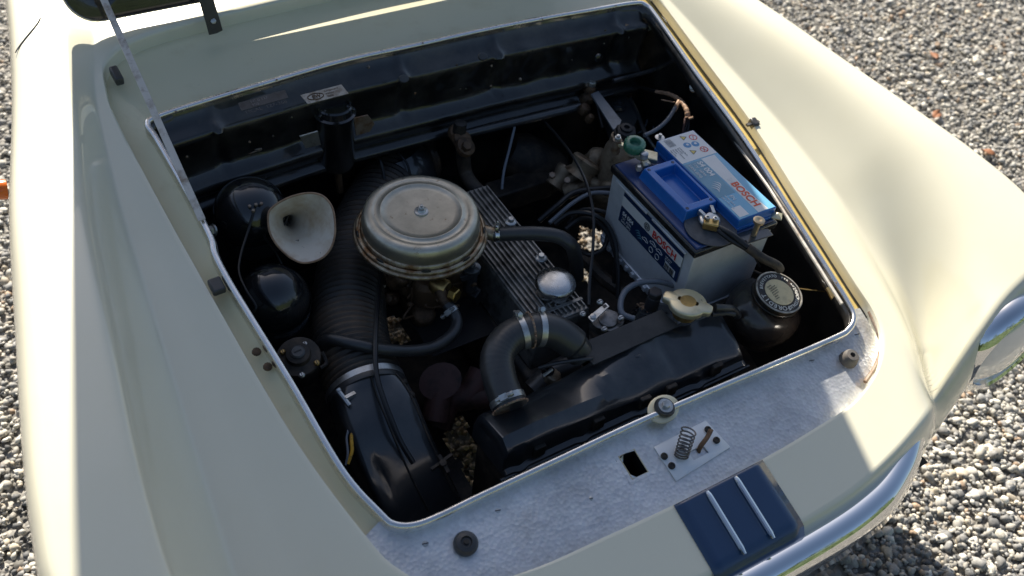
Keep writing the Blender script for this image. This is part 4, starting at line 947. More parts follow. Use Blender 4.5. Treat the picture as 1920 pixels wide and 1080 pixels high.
# pump / master cylinder under the lever
mc_ = thing('master_cylinder', 'brown cast cylinder body with black hex plug left of the battery', 'cylinder', at(1150, 290, .62))
c = at(1175, 240, .690); q = MB(); q.lathe([(.022, -.03), (.022, -.012)], c, (0, -.1, 1), 20); q.hexa(c+Vector((0, 0, -.012)), (0, -.1, 1), .021, .010); q.lathe([(.0125, -.002), (.012, .002), (.0055, .003), (.0045, -.004), (0, -.004)], c, (0, -.1, 1), 20); part('hex_plug', q, mat('plug_black', (.03, .03, .032), .5, metal=.5), mc_, bevel=.0006)
q = MB(); q.lathe([(.030, -.14), (.034, -.07), (.032, -.045), (.027, -.035), (.026, -.02), (.0, -.018)], c, (.15, .1, 1), 24); part('body', q, cast, mc_)
for pts, r2 in (([(1150, 300, .60), (1120, 300, .58), (1090, 318, .55), (1060, 345, .52)], .024), ([(1105, 300, .60), (1085, 330, .57)], .030), ([(1150, 355, .58), (1110, 345, .56), (1060, 360, .53)], .015), ([(1065, 315, .55), (1040, 350, .52)], .02)):
    q = MB(); q.tube(crv([at(*p) for p in pts], 6), [r2*(1+.15*math.sin(i*1.3)) for i in range(6*(len(pts)-1)+1)], 12); part('casting', q, cast, mc_)
for px, py in ((1063, 340), (1100, 325), (1133, 290), (1035, 330)): q = MB(); q.hexa(at(px, py, .585), (-.2, -.3, 1), .007, .006); part('bolt', q, rusty, mc_)
# rear right dark box with round boss
bx_ = thing('regulator_box', 'dark flat box with a round boss at the rear right of the bay', 'box', at(1165, 205, .60))
q = MB(); q.prism([at(*p, .60) for p in ((1125, 185), (1165, 165), (1200, 215), (1180, 255), (1150, 250))], (0, 0, -.03)); part('case', q, mat('box_dark_grey', (.035, .037, .04), .5), bx_, bevel=.002)
q = MB(); q.lathe([(.016, 0), (.014, .006), (.008, .007), (.007, .014), (0, .015)], at(1160, 200, .605), (0, 0, 1), 20); part('boss', q, tank_black, bx_)
# distributor-side mass in the middle back
st_ = thing('starter_motor', 'grimy dark round motor body low behind the ribbed cover', 'motor', at(1000, 320, .5))
q = MB(); q.lathe([(.05, 0), (.055, .02), (.055, .10), (.04, .13), (0, .135)], at(1040, 330, .45), (-.6, .3, .4), 24); part('case', q, grime, st_)
q = MB(); q.box(tuple(at(930, 370, .50)+Vector((0, 0, -.05))), tuple(at(930, 370, .50)+Vector((.14, .05, 0)))); part('mount', q, grime, st_, bevel=.004)

# ================================================================== BATTERY
bx0, bx1, by0, by1, bzt = .191, .366, -.575, -.332, .735
bt = thing('battery', 'grey and blue car battery with navy side label at the right of the bay', 'battery', ((bx0+bx1)/2, (by0+by1)/2, .545))
q = MB(); q.rings([[(bx0+i_, by0+i_, z), (bx1-i_, by0+i_, z), (bx1-i_, by1-i_, z), (bx0+i_, by1-i_, z)] for z, i_ in ((.545, .006), (.565, .003), (.5655, .0055), (.7, .003), (.716, .003))]); part('case', q, bat_grey, bt, bevel=.002)
q = MB(); q.box((bx0-.002, by0-.002, .7165), (bx1+.002, by1+.002, .7315)); part('lid_edge', q, mat('bat_black', (.012, .012, .013), .25, coat=.5, col2=(.05, .05, .05), nscale=60), bt, bevel=.003)
q = MB(); q.box((bx0+.003, by0+.003, .727), (bx1-.003, by1-.003, .7345)); part('lid', q, bat_dark, bt, bevel=.002)
rx0 = bx0+.0915
q = MB(); q.box((rx0, by0+.010, .7347), (bx1-.001, by1-.001, .7562)); plat = part('raised_lid', q, bat_blue, bt, bevel=.0015)
q = MB(); q.box((rx0-.001, by0+.008, .7340), (bx1, by1, .7400)); part('lid_seam', q, bat_blue, plat, bevel=.001)
# handle box with recess
hx0_, hx1_, hy0_, hy1_ = .217, rx0-.0012, -.508, -.385
def rr_(x0, x1, y0, y1, z): return [(x0, y0, z), (x1, y0, z), (x1, y1, z), (x0, y1, z)]
q = MB(); q.rings([rr_(hx0_-.006, hx1_, hy0_-.003, hy1_+.002, .7342), rr_(hx0_, hx1_, hy0_, hy1_, .7545), rr_(hx0_+.013, hx1_-.005, hy0_+.014, hy1_-.014, .7545), rr_(hx0_+.014, hx1_-.006, hy0_+.016, hy1_-.016, .7362)], cap0=False)
hbx = part('handle_box', q, bat_blue, bt, bevel=.0014)
for x, y in ((hx0_+.006, hy0_+.007), (hx1_-.007, hy0_+.008), (hx0_+.006, hy1_-.007), (hx1_-.007, hy1_-.007)):
    q = MB(); q.lathe([(.0032, 0), (.0026, .0007), (0, .0005)], (x, y, .7546), (0, 0, 1), 12); part('screw_hole', q, mat_hole if 'mat_hole' in globals() else lab_navy, hbx)
# top sticker
TZ = .7566; ym = -.405
def sheet(x0, x1, y0, y1, z, m, nm, parent, lab=None):
    q = MB(); q.box((x0, y0, z), (x1, y1, z+.0003)); return part(nm, q, m, parent, label=lab)
s_w = sheet(rx0+.002, bx1-.003, ym, by1-.003, TZ, lab_white, 'warning_label', bt, 'white label with hazard pictograms')
s_b = sheet(rx0+.002, bx1-.003, by0+.012, ym-.0005, TZ, lab_sky, 'top_label', bt, 'light blue label with a white band')
q = MB(); xw0, xw1 = rx0+.044, rx0+.066; q.prism([(xw0, by0+.013, TZ+.0006), (xw1, by0+.013, TZ+.0006), (xw1-.003, ym-.10, TZ+.0006), (xw1+.006, ym-.003, TZ+.0006), (xw0-.002, ym-.003, TZ+.0006), (xw0, ym-.09, TZ+.0006)], (0, 0, -.0003)); part('white_band', q, lab_white, s_b)
q = MB(); q.prism([(rx0+.003, ym-.10, TZ+.0006), (xw0-.003, ym-.10, TZ+.0006), (xw0-.003, ym-.004, TZ+.0006), (rx0+.003, ym-.004, TZ+.0006)], (0, 0, -.0003)); part('teal_band', q, lab_teal, s_b)
dY, uX = (0, -1, 0), (1, 0, 0)
text('BOSCH', .0200, (xw0+.0035, by0+.092, TZ+.0006), dY, uX, orange_red, s_b, offset=.0006, spacing=1.02)
text('S4 004', .0150, (rx0+.028, ym-.008, TZ+.0006), dY, uX, white_ink, s_b, offset=.0004)
text('12V  60Ah', .0085, (rx0+.018, ym-.008, TZ+.0006), dY, uX, white_ink, s_b)
text('540A (EN)', .0085, (rx0+.008, ym-.008, TZ+.0006), dY, uX, white_ink, s_b)
text('S4', .014, (xw0+.005, by0+.105, TZ+.0006), dY, uX, lab_white, s_b)
text('EN', .010, (rx0+.024, by0+.067, TZ+.0006), dY, uX, white_ink, s_b)
text('60 Ah  540 A', .005, (rx0+.016, by0+.070, TZ+.0006), dY, uX, white_ink, s_b); text('242 x 175 x 190', .005, (rx0+.009, by0+.070, TZ+.0006), dY, uX, white_ink, s_b)
q = MB(); q.box((rx0+.006, by0+.016, TZ+.0004), (rx0+.026, by0+.040, TZ+.0007)); part('white_square', q, lab_white, s_b)
def emblem(c, d, u, r, m, parent, nm='emblem'):
    d = Vector(d); u = Vector(u); c = Vector(c); q = MB(); n_ = d.cross(u)*.0004; c = c+n_
    rg = lambda R: [c+(d*math.cos(a)+u*math.sin(a))*R for a in np.linspace(0, 2*math.pi, 29)[:-1]]
    q.rings([rg(r), rg(r*.84)], cap0=False, cap1=False); q.rings([rg(r*.62), rg(r*.50)], cap0=False, cap1=False)
    for s in (-1, 1): q.prism([c+d*s*r*.28-u*r*.62-d*r*.06, c+d*s*r*.28-u*r*.62+d*r*.06, c+d*s*r*.28+u*r*.62+d*r*.06, c+d*s*r*.28+u*r*.62-d*r*.06], n_*.5)
    q.prism([c-d*r*.28-u*r*.06, c+d*r*.28-u*r*.06, c+d*r*.28+u*r*.06, c-d*r*.28+u*r*.06], n_*.5)
    return part(nm, q, m, parent)
def swoosh(c, d, u, s, m, parent):
    c = Vector(c); d = Vector(d); u = Vector(u); n_ = d.cross(u)*.0004; q = MB()
    for k in range(4):
        o_ = c+d*(s*.14*k)-u*(s*.16*k); p = [o_+d*s*(t_*.7-.3)+u*s*(.22*math.sin(t_*3.1-.4)) for t_ in np.linspace(0, 1, 7)]
        q.strip([[x+n_+u*s*.05*math.sin(math.pi*i/6) for i, x in enumerate(p)], [x+n_-u*s*.05*math.sin(math.pi*i/6) for i, x in enumerate(p)]])
    return part('hand_symbol', q, m, parent)
swoosh((rx0+.024, ym-.068, TZ+.0006), dY, uX, .026, white_ink, s_b)
# pictograms
def ringp(c, r, m, parent, cross=False, nm='pictogram'):
    c = Vector(c); q = MB(); rg = lambda R: [c+Vector((math.cos(a), math.sin(a), 0))*R for a in np.linspace(0, 2*math.pi, 25)[:-1]]
    q.rings([rg(r), rg(r*.78)], cap0=False, cap1=False)
    q.prism([c+Vector((-r*.5, -r*.65, 0)), c+Vector((-r*.35, -r*.7, 0)), c+Vector((r*.5, r*.6, 0)), c+Vector((r*.35, r*.7, 0))], (0, 0, -.0001))
    if cross: q.prism([c+Vector((r*.5, -r*.6, 0)), c+Vector((r*.35, -r*.7, 0)), c+Vector((-r*.5, r*.6, 0)), c+Vector((-r*.35, r*.7, 0))], (0, 0, -.0001))
    return part(nm, q, m, parent)
pz = TZ+.0006
ringp((bx1-.016, by1-.020, pz), .0078, red, s_w); ringp((bx1-.019, by1-.056, pz), .0078, red, s_w, True)
for x, y in ((bx1-.024, by1-.037), (bx1-.040, by1-.034)):
    q = MB(); q.lathe([(.0075, 0), (0, .0001)], (x, y, pz-.0002), (0, 0, 1), 24); o = part('pictogram', q, mat('print_blue', (.05, .25, .50), .4) if 'print_blue' not in MATS else MATS['print_blue'], s_w)
    q = MB(); q.lathe([(.0028, 0), (0, .0001)], (x+.001, y+.001, pz+.0001), (0, 0, 1), 10); part('figure', q, white_ink, s_w)
yel = mat('print_yellow', (.70, .55, .12), .4)
for x, y in ((bx1-.034, by1-.014), (bx1-.042, by1-.054)):
    q = MB(); c = Vector((x, y, pz)); tri = [c+Vector((math.cos(a), math.sin(a), 0))*.0078 for a in (0, rad(120), rad(240))]; tr2 = [c+(p-c)*.7 for p in tri]
    q.rings([tri, tr2], cap0=False, cap1=False); o = part('pictogram', q, black_ink, s_w); q = MB(); q.prism(tr2, (0, 0, -.0001)); part('figure', q, yel, s_w)
def barcode(c, d, u, w_, h, m, parent, seed=1):
    rr3 = random.Random(seed); c = Vector(c); d = Vector(d); u = Vector(u); n_ = d.cross(u)*.0004; x = 0; q = MB()
    while x < w_:
        b__ = rr3.choice((.0006, .0006, .0012, .0017)); q.prism([c+d*x+n_, c+d*(x+b__)+n_, c+d*(x+b__)+u*h+n_, c+d*x+u*h+n_], -n_*.3); x += b__+rr3.choice((.0006, .0008, .0012))
    return part('barcode', q, m, parent)
grey_ink = mat('print_grey', (.30, .32, .34), .4)
barcode((rx0+.010, by1-.007, pz), (0, -1, 0), (1, 0, 0), .020, .014, grey_ink, s_w, 4)
for k in range(5): text(('Achtung Säure', 'Corrosive', 'Made in Germany', 'Recycle', 'Keep away')[k], .0042, (rx0+.024-.005*k, by1-.034, pz), dY, uX, grey_ink, s_w)
# side label on the left face
lx = bx0+.0022
dS, uS = Vector((0, -1, 0)), Vector((0, 0, 1))
la = atx(1171, 352, lx); lb = atx(1287, 464, lx); lc = atx(1161, 417, lx); ld_ = atx(1269, 527, lx)
ya = (la.y+lc.y)/2; yb = (lb.y+ld_.y)/2; zt = min((la.z+lb.z)/2, .706); zb = (lc.z+ld_.z)/2
H_ = zt-zb; W_ = ya-yb
print('battery label', ya, yb, zt, zb)
def side(y0, y1, z0, z1, lift, m, nm, parent, lab=None):
    q = MB(); q.box((lx-.0006-lift, min(y0, y1), z0), (lx-.0003-lift, max(y0, y1), z1)); return part(nm, q, m, parent, label=lab)
sl = side(ya, yb, zb, zt, 0, lab_navy, 'side_label', bt, 'navy label with a white band across it')
zw1 = zt-H_*.17; zw0 = zt-H_*.48
side(ya, yb, zw0, zw1, .0003, lab_white, 'white_band', sl)
fx = lx-.0014
def PS(a, b_): return (fx-.0002, ya-W_*a, zb+H_*b_)
text('BOSCH', H_*.30, PS(.53, .575), dS, uS, red, sl, offset=.0003, lift=.0008)
emblem(PS(.435, .68), dS, uS, H_*.115, black_ink, sl)
text('S4 004', H_*.17, PS(.05, .30), dS, uS, white_ink, sl, offset=.0004)
text('12V  60Ah', H_*.095, PS(.05, .18), dS, uS, white_ink, sl); text('540A (EN)', H_*.095, PS(.05, .075), dS, uS, white_ink, sl)
swoosh(PS(.32, .26), dS, uS, .022, lab_teal, sl)
def caricon(c, s):
    c = Vector(c); o_ = [(-1, 0), (-.95, .3), (-.5, .42), (-.3, .7), (.4, .7), (.65, .42), (1, .3), (1, 0), (.7, 0), (.55, -.15), (.35, 0), (-.3, 0), (-.5, -.15), (-.7, 0)]
    q = MB(); q.tube([c+dS*x*s+uS*y*s for x, y in o_], .0005, 4, closed=True); part('car_symbol', q, white_ink, sl)
caricon(PS(.45, .24), .0085); caricon(PS(.57, .36), .0085); caricon(PS(.68, .33), .0085)
ringq = MB(); 
for cc in (PS(.565, .17), PS(.67, .15)): ringq.tube([Vector(cc)+(dS*math.cos(a)+uS*math.sin(a))*.0055 for a in np.linspace(0, 2*math.pi, 13)[:-1]], .0005, 4, closed=True)
part('dial_symbol', ringq, white_ink, sl)
side(ya-W_*.79, ya-W_*.955, zb+H_*.06, zb+H_*.27, .0003, lab_white, 'barcode_field', sl)
barcode((fx-.0001, ya-W_*.80, zb+H_*.075), dS, uS, W_*.14, H_*.18, black_ink, sl, 9)
for k in range(3): text(('0 092 S40 040', '560 408 054', 'Tschechien')[k], H_*.045, PS(.78, .42-.06*k), dS, uS, white_ink, sl)
q = MB(); 
for k in range(2): q.box((bx0-.0015, by0+.02+k*.11, .7065), (bx0+.003, by0+.115+k*.11, .7115))
part('moulded_ledge', q, bat_grey, bt, bevel=.001)
for k in range(12):
    q = MB(); y = by0+.012+k*.019; q.box((bx0-.001, y, .552), (bx0+.006, y+.008, .562)); part('foot_rib', q, bat_grey, bt, bevel=.001)
# terminals
tp = at(1332, 407, .752)
q = MB(); c = at(1332, 428, .7365); q.lathe([(.044, 0), (.044, .0018), (0, .0018)], c, (0, 0, 1), 48); part('felt_disc', q, mat('felt_grey', (.075, .08, .09), .75, col2=(.14, .15, .16), nscale=60, bump=.0003, bscale=300), bt)
q = MB(); c = Vector((tp.x, tp.y, .7375)); q.lathe([(.0105, 0), (.0085, .016), (.0075, .0175), (0, .0178)], c, (0, 0, 1), 24); part('front_post', q, mat('lead', (.52, .53, .55), .4, metal=.8, col2=(.35, .35, .36), nscale=80), bt)
nc = thing('battery_cable', 'black battery cable with a tarnished clamp on the front post of the battery', 'cable', c)
q = MB(); ring = [c+Vector((math.cos(a)*.0135, math.sin(a)*.0135, .008)) for a in np.linspace(rad(120), rad(420), 20)]; q.tube(ring, .0045, 8, flat=1.2)
for s in (-1, 1):
    q.bar(c+Vector((.004+.009*s, .006, .010)), c+Vector((.006+.013*s, .022, .012)), .006, .010)
part('clamp_ring', q, steel, nc, bevel=.0008)
q = MB(); d_ = (at(1338, 430, .752)-at(1322, 412, .752)); a_ = at(1318, 418, .748); b_ = at(1347, 424, .748); q.bar(a_, b_, .017, .014); part('clamp_block', q, brass, nc, bevel=.002)
for px, py in ((1326, 410), (1341, 412)): q = MB(); q.lathe([(.0045, 0), (.0045, .004), (.0025, .0045), (.002, .002), (0, .002)], at(px, py, .756), (0, 0, 1), 12); part('clamp_bolt', q, steel, nc)
for pts, r2 in (([(1348, 426, .750), (1372, 440, .752), (1400, 462, .745), (1430, 482, .735), (1458, 496, .725)], .0048), ([(1346, 432, .748), (1370, 450, .745), (1398, 466, .740), (1430, 487, .730), (1457, 499, .720)], .0042)):
    q = MB(); q.tube(crv([at(*p) for p in pts], 8), r2, 10); part('lead', q, wire_black, nc)
q = MB(); q.tube(crv([at(*p) for p in ((1402, 464, .744), (1430, 484, .733), (1456, 497, .722), (1462, 505, .710))], 6), .0078, 12); part('sleeve', q, grime, nc)
# hold-down
hdn = thing('hold_down_bolt', 'brass-topped hold-down bolt at the front right corner of the battery', 'bolt', at(1420, 445, .715))
c = at(1423, 414, .765); q = MB(); q.lathe([(.0048, -.045), (.0048, -.004), (.0095, -.003), (.0098, .002), (.006, .003), (.003, .002), (0, .001)], c, (0, 0, 1), 20); part('stud', q, mat('brass_pale', (.62, .50, .33), .38, metal=.8, col2=(.4, .28, .15), nscale=60), hdn)
q = MB(); q.prism([at(*p, .733) for p in ((1375, 436), (1440, 428), (1450, 440), (1402, 456))], (0, 0, -.003)); part('bracket', q, tank_black, hdn, bevel=.001)
q = MB(); q.bar(at(1425, 500, .63), at(1398, 452, .735), .003, .003); q2 = q; part('rod', q, grime, hdn)
q = MB(); q.lathe([(.012, -.002), (.012, 0), (.005, .004), (0, .006)], at(1457, 404, .745), (0, 0, 1), 4); part('wing', q, gold, hdn, bevel=.0005)
# rear isolator clamp with green knob
iso = thing('battery_isolator', 'brass battery isolator clamp with round green knob on the rear battery post', 'isolator', at(1200, 290, .735))
c = at(1191, 268, .772); n_ = Vector((-.05, -.12, 1)).normalized(); u_, v_, _ = frame(n_)
q = MB(); prof = []; rs = []
def knob(r0, r1, z0, z1): return None
outer_r = [(.0185+(.0009 if (k % 4) < 2 else -.0003)) for k in range(72)]
RG = lambda f, h: [c+(u_*math.cos(2*math.pi*k/72)+v_*math.sin(2*math.pi*k/72))*f(k)+n_*h for k in range(72)]
q.rings([RG(lambda k: .017, -.014), RG(lambda k: outer_r[k], -.012), RG(lambda k: outer_r[k], .0), RG(lambda k: .0165, .0025), RG(lambda k: .0105, .003), RG(lambda k: .0092, .001), RG(lambda k: .009, -.006)]); kb = part('green_knob', q, green_k, iso, sharp=50)
q = MB(); q.lathe([(.014, -.022), (.014, -.012), (.010, -.011)], c, n_, 24); q.bar(c-n_*.018, at(1210, 295, .752), .020, .010); part('cam_body', q, gold, iso, bevel=.001)
c2 = at(1212, 293, .750); q = MB(); q.bar(at(1196, 288, .752), at(1232, 297, .748), .024, .010); q.bar(at(1206, 302, .75), at(1214, 312, .746), .014, .010); part('clamp', q, mat('clamp_brass', (.70, .60, .42), .35, metal=.9, col2=(.4, .3, .15), nscale=50), iso, bevel=.0015)
q = MB(); q.lathe([(.0075, 0), (.007, .009), (.005, .0105), (0, .0105)], at(1207, 295, .755), (0, 0, 1), 20); part('post', q, MATS['lead'], iso)
q = MB(); q.hexa(at(1198, 312, .745), (-.6, -.8, .1), .006, .010); q.hexa(at(1208, 309, .748), (.6, -.6, .3), .005, .008); part('clamp_bolt', q, steel, iso)
c3 = at(1158, 262, .760); q = MB(); q.lathe([(.0035, -.004), (.0035, .010), (0, .011)], c3, (0, 0, 1), 10); q.hexa(c3, (0, 0, 1), .0065, .006); part('cable_bolt', q, steel, iso)
q = MB(); q.lathe([(.0075, -.03), (.009, -.024), (.007, -.018), (.009, -.012), (.007, -.006), (.0085, 0)], c3, (0, 0, 1), 14); part('cable_eye', q, rusty, iso)
q = MB(); q.bar(c3-Vector((0, 0, .008)), c-n_*.016, .010, .006); part('link_bar', q, gold, iso, bevel=.001)
c4 = at(1237, 258, .728); q = MB(); q.lathe([(.009, 0), (.009, .001), (.003, .0015), (.003, .008), (0, .008)], c4, (0, 0, 1), 16)
single('washer_stud', q, steel, 'small steel stud with round washer just behind the battery', 'bolt')

# ================================================================== RADIATOR
rd = thing('radiator', 'black painted radiator with dented top tank and round gold cap', 'radiator', (0, -.68, .35))
def RP(x, y, z): return (x, y, z)
q = MB(); rows_ = []; NXr = 70
prof = [(-.612, .560), (-.614, .596), (-.620, .608), (-.632, .617), (-.644, .622), (-.658, .620), (-.684, .611), (-.700, .604), (-.7035, .598), (-.704, .585), (-.704, .566), (-.712, .563), (-.714, .558), (-.705, .555)]
rn2 = np.random.default_rng(11)
for k, (y, z) in enumerate(prof):
    row = []
    for i in range(NXr):
        s = i/(NXr-1); x = -.232+.470*s; yy, zz = y, z
        tilt = (-.004+.010*s); zz += tilt
        if 1 <= k <= 8:
            f = sst((s-.20)/.5)
            ridge = -.688+.060*f          # the fold wanders from the front left to the rear right
            zr = .622+.006*f
            if yy > ridge: zz = zr-(yy-ridge)*(.30-.16*f)-.012*sst((yy+.625)/.012)
            else: zz = zr-(ridge-yy)*(.42-.05*f)-.010*sst((-.694-yy)/.010)
            zz += .0022*math.sin(9*s+k*.5)*math.sin(19*s+2)+.0035*math.exp(-((s-.62)/.03)**2)*(1 if k in (3, 4, 5) else -.3)-.0035*math.exp(-((s-.70)/.02)**2)*(k in (4, 5, 6))+.003*math.exp(-((s-.80)/.03)**2)*(k in (4, 5))
        e = min(s/.035, (1-s)/.035, 1); 
        if k < 10: zz -= (1-math.sqrt(1-(1-e)**2))*.022 if e < 1 else 0
        if 8 < k < 13: yy -= .004*max(0, math.sin(s*26))**8
        row.append((x+(0 if e >= 1 else 0), yy, zz))
    rows_.append(row)
q.strip(rows_)
# ends
for i in (0, NXr-1): q.v += []; 
tank = part('top_tank', q, tank_black, rd, sharp=28, solid=.002)
for xx, i in ((-.232, 0), (.238, NXr-1)):
    q = MB(); q.prism([rows_[k][i] for k in range(14)], (.002 if i == 0 else -.002, 0, 0)); part('tank_end', q, tank_black, tank)
q = MB(); q.box((-.225, -.70, .33), (.232, -.62, .556)); part('core', q, grime, rd)
q = MB(); q.tube([Vector((-.24, -.7135, .553)), Vector((.0, -.7145, .557)), Vector((.245, -.7135, .563))], .003, 8); part('flange', q, tank_black, rd)
for s in (.13, .36, .55, .66, .86):
    x = -.232+.47*s; q = MB(); q.prism([(x-.012, -.7045, .606), (x+.012, -.7045, .607), (x+.009, -.7045, .592), (x-.009, -.7045, .591)], (0, .003, 0)); q2 = MB(); q2.box((x-.010, -.7115, .566+.01*s), (x+.010, -.703, .590+.01*s)); part('tab', q2, grime, tank, bevel=.002)
q = MB(); zz = .628; q.lathe([(.008, -.002), (.0095, .001), (.007, .003), (.0045, .002), (.004, -.003), (0, -.003)], at(1193, 664, .622), (0, .2, 1), 20); part('tank_boss', q, tank_black, tank)
# strip plate behind
q = MB(); q.prism([at(*p) for p in ((1078, 648, .640), (1240, 580, .645), (1273, 611, .640), (1113, 684, .634))], (0, 0, -.002)); part('cover_strip', q, mat('strip_black', (.022, .024, .026), .5, col2=(.05, .05, .05), nscale=20, namt=.7), rd, bevel=.0006)
cc = at(1290, 566, .668)
q = MB(); q.lathe([(.020, -.03), (.020, -.012), (.026, -.010)], cc, (0, 0, 1), 28); part('filler_neck', q, brass, rd)
q = MB(); n_ = Vector((.03, .04, 1)).normalized(); u_, v_, _ = frame(n_); dirE = (at(1340, 582, .668)-at(1243, 549, .668)).normalized()
def capring(rf, h):
    out = []
    for k in range(72):
        a = 2*math.pi*k/72; d_ = u_*math.cos(a)+v_*math.sin(a); c_ = abs(d_.dot(dirE)); ear = .0095*min(1, max(0, (c_-.93)/.05)) if c_ > .93 else 0
        out.append(cc+d_*(rf+ear*(rf/.031))+n_*h)
    return out
q.rings([capring(.0275, -.012), capring(.031, -.010), capring(.0320, -.003), capring(.0315, 0), capring(.029, .0016), capring(.0135, .0020)], cap1=False)
cp = part('radiator_cap', q, gold, rd, sharp=50)
q = MB(); q.lathe([(.0135, .002), (.012, -.0002), (.0115, -.001), (.005, -.0012), (.0045, .0006), (.002, .0012), (0, .0012)], cc, n_, 28); part('cap_centre', q, brass, cp)
q = MB(); q.tube(crv([at(*p) for p in ((1340, 577, .655), (1358, 578, .650), (1373, 580, .640), (1383, 592, .62))], 5), .0072, 12); q.tube(crv([at(*p) for p in ((1335, 590, .645), (1360, 587, .643), (1378, 590, .64))], 5), .004, 8); part('overflow_pipe', q, rubber, rd)

# dynamo ring + pulley behind the cap
dy = thing('dynamo', 'black dynamo end ringed by a thick cable loop behind the gold cap', 'dynamo', at(1225, 585, .56))
c = at(1228, 600, .585); q = MB(); q.lathe([(.052, -.07), (.055, -.03), (.053, -.01), (.045, .002), (.03, .008), (0, .010)], c, (-.1, .2, 1), 36); part('housing', q, enamel_gloss, dy)
q = MB(); q.hexa(at(1227, 555, .640), (0, 0, 1), .0125, .012); q.lathe([(.012, -.03), (.012, 0)], at(1227, 555, .64), (0, 0, 1), 12); part('end_bolt', q, mat('bolt_dark', (.05, .05, .055), .5, metal=.4), dy, bevel=.001)
q = MB(); q.tube(crv([at(*p) for p in ((1190, 598, .62), (1167, 588, .62), (1164, 565, .625), (1175, 543, .63), (1200, 530, .63), (1235, 528, .63), (1262, 535, .62))], 8), .0052, 10); part('cable_loop', q, wire_grey, dy)
q = MB()
for k in range(6): 
    p = at(1195+4*k, 570+(k % 3)*5, .60); q.tube([p, p+Vector((random.uniform(-.01, .01), random.uniform(-.01, .01), .006))], .0018, 5)
part('debris', q, tape, dy)

# thermostat / vacuum control with plate and screws
th = thing('choke_control', 'small alloy diaphragm control with slotted screws beside the ribbed cover', 'control', at(1135, 600, .60))
c = at(1140, 600, .615); n_ = Vector((-.05, -.15, 1)).normalized(); u_, v_, _ = frame(n_)
q = MB(); q.rings([[c+(u_*math.cos(a)+v_*math.sin(a))*(.022+.006*max(0, math.cos(2*a+.6)))+n_*h for a in np.linspace(0, 2*math.pi, 37)[:-1]] for h in (-.02, 0)]); q.lathe([(.017, 0), (.016, .004), (.009, .005), (0, .005)], c, n_, 24); part('body', q, mat('worn_alloy', (.26, .25, .24), .42, metal=.8, col2=(.10, .09, .08), nscale=50, namt=.8), th, bevel=.0008)
for px, py in ((1164, 596), (1133, 617), (1093, 588), (1125, 566)):
    p_ = at(px, py, .624); q = MB(); q.lathe([(.0055, -.003), (.0055, .001), (.0035, .003), (0, .003)], p_, n_, 14); s1 = part('screw', q, steel, th); q = MB(); q.bar(p_+n_*.0031-u_*.0045, p_+n_*.0031+u_*.0045, .0012, .0006, n_); part('slot', q, black_ink, s1)
q = MB(); q.prism([at(*p, .636) for p in ((1102, 594), (1136, 567), (1143, 574), (1111, 604))], (0, 0, -.0025)); lv = part('lever_plate', q, steel, th, bevel=.0006)
q = MB(); q.lathe([(.005, 0), (.005, .003), (.0025, .004), (0, .004)], at(1112, 594, .636), n_, 12); part('pivot', q, steel, lv)
q = MB(); q.prism([at(*p, .6365) for p in ((1129, 573), (1135, 570), (1139, 574), (1133, 578))], (0, 0, -.0004)); part('square_hole', q, black_ink, lv)

# ================================================================== WASHER BOTTLE
c = at(1461, 548, .656); n_ = Vector((.08, -.20, 1)).normalized()
wb = thing('washer_bottle', 'dark round washer bottle whose worn black and cream cap carries a ring of lettering', 'bottle', c-Vector((0, 0, .13)))
q = MB(); q.lathe([(.045, -.11), (.060, -.095), (.065, -.062), (.062, -.044), (.050, -.030), (.043, -.022), (.042, -.012)], c, n_, 48); part('bottle', q, washer_glass, wb)
q = MB(); q.lathe([(.041, -.018), (.0435, -.016), (.0435, -.011), (.0425, -.010), (.0435, -.008), (.0435, -.002), (.0425, .0), (0, .0002)], c, n_, 64); cap = part('cap', q, cap_black, wb, sharp=60)
for k in range(48):
    pass
q = MB(); q.lathe([(.0425, -.003), (.0427, .0006), (.0415, .0012), (.0400, .0012), (.0398, .0003), (.0398, -.003)], c, n_, 64); part('cap_rim', q, mat('cap_rim', (.50, .47, .40), .4, metal=.5, col2=(.12, .09, .06), nscale=40, namt=.9), cap)
q = MB(); q.lathe([(.0265, .0004), (.0260, .0010), (0, .0011)], c, n_, 48); part('cap_disc', q, cap_cream, cap)
UX = Vector((1, 0, 0)); UX = (UX-n_*UX.dot(n_)).normalized(); UY = n_.cross(UX)
def ringtext(s, a0, step, size, r):
    for k, ch in enumerate(s):
        if ch == ' ': continue
        a = rad(a0-step*k); rdir = UX*math.cos(a)+UY*math.sin(a); tdir = UX*math.sin(a)-UY*math.cos(a)
        text(ch, size, c+rdir*r+n_*.0006, tdir, rdir, MATS['print_cream'], cap, 'letter', align='CENTER', offset=.0002)
mat('print_cream', (.62, .60, .54), .4)
ringtext('FOREDIT', 262, 14.5, .0115, .0295); ringtext('BREVETTATO', 146, 9, .0075, .0305); ringtext('PER AUTO', 42, 8, .0052, .0320); ringtext('LAVACRISTALLO', 352, 7.2, .0085, .0300)
# sleeve line + little print on disc
for k in range(7): text(('liquido', 'antigelo per', 'cristalli auto', 'usare puro', 'in inverno', 'diluito', 'estate')[k], .0036, c+UX*(-.016)+UY*(.014-.0042*k)+n_*.0012, UX+UY*.2, UY, black_ink, cap)

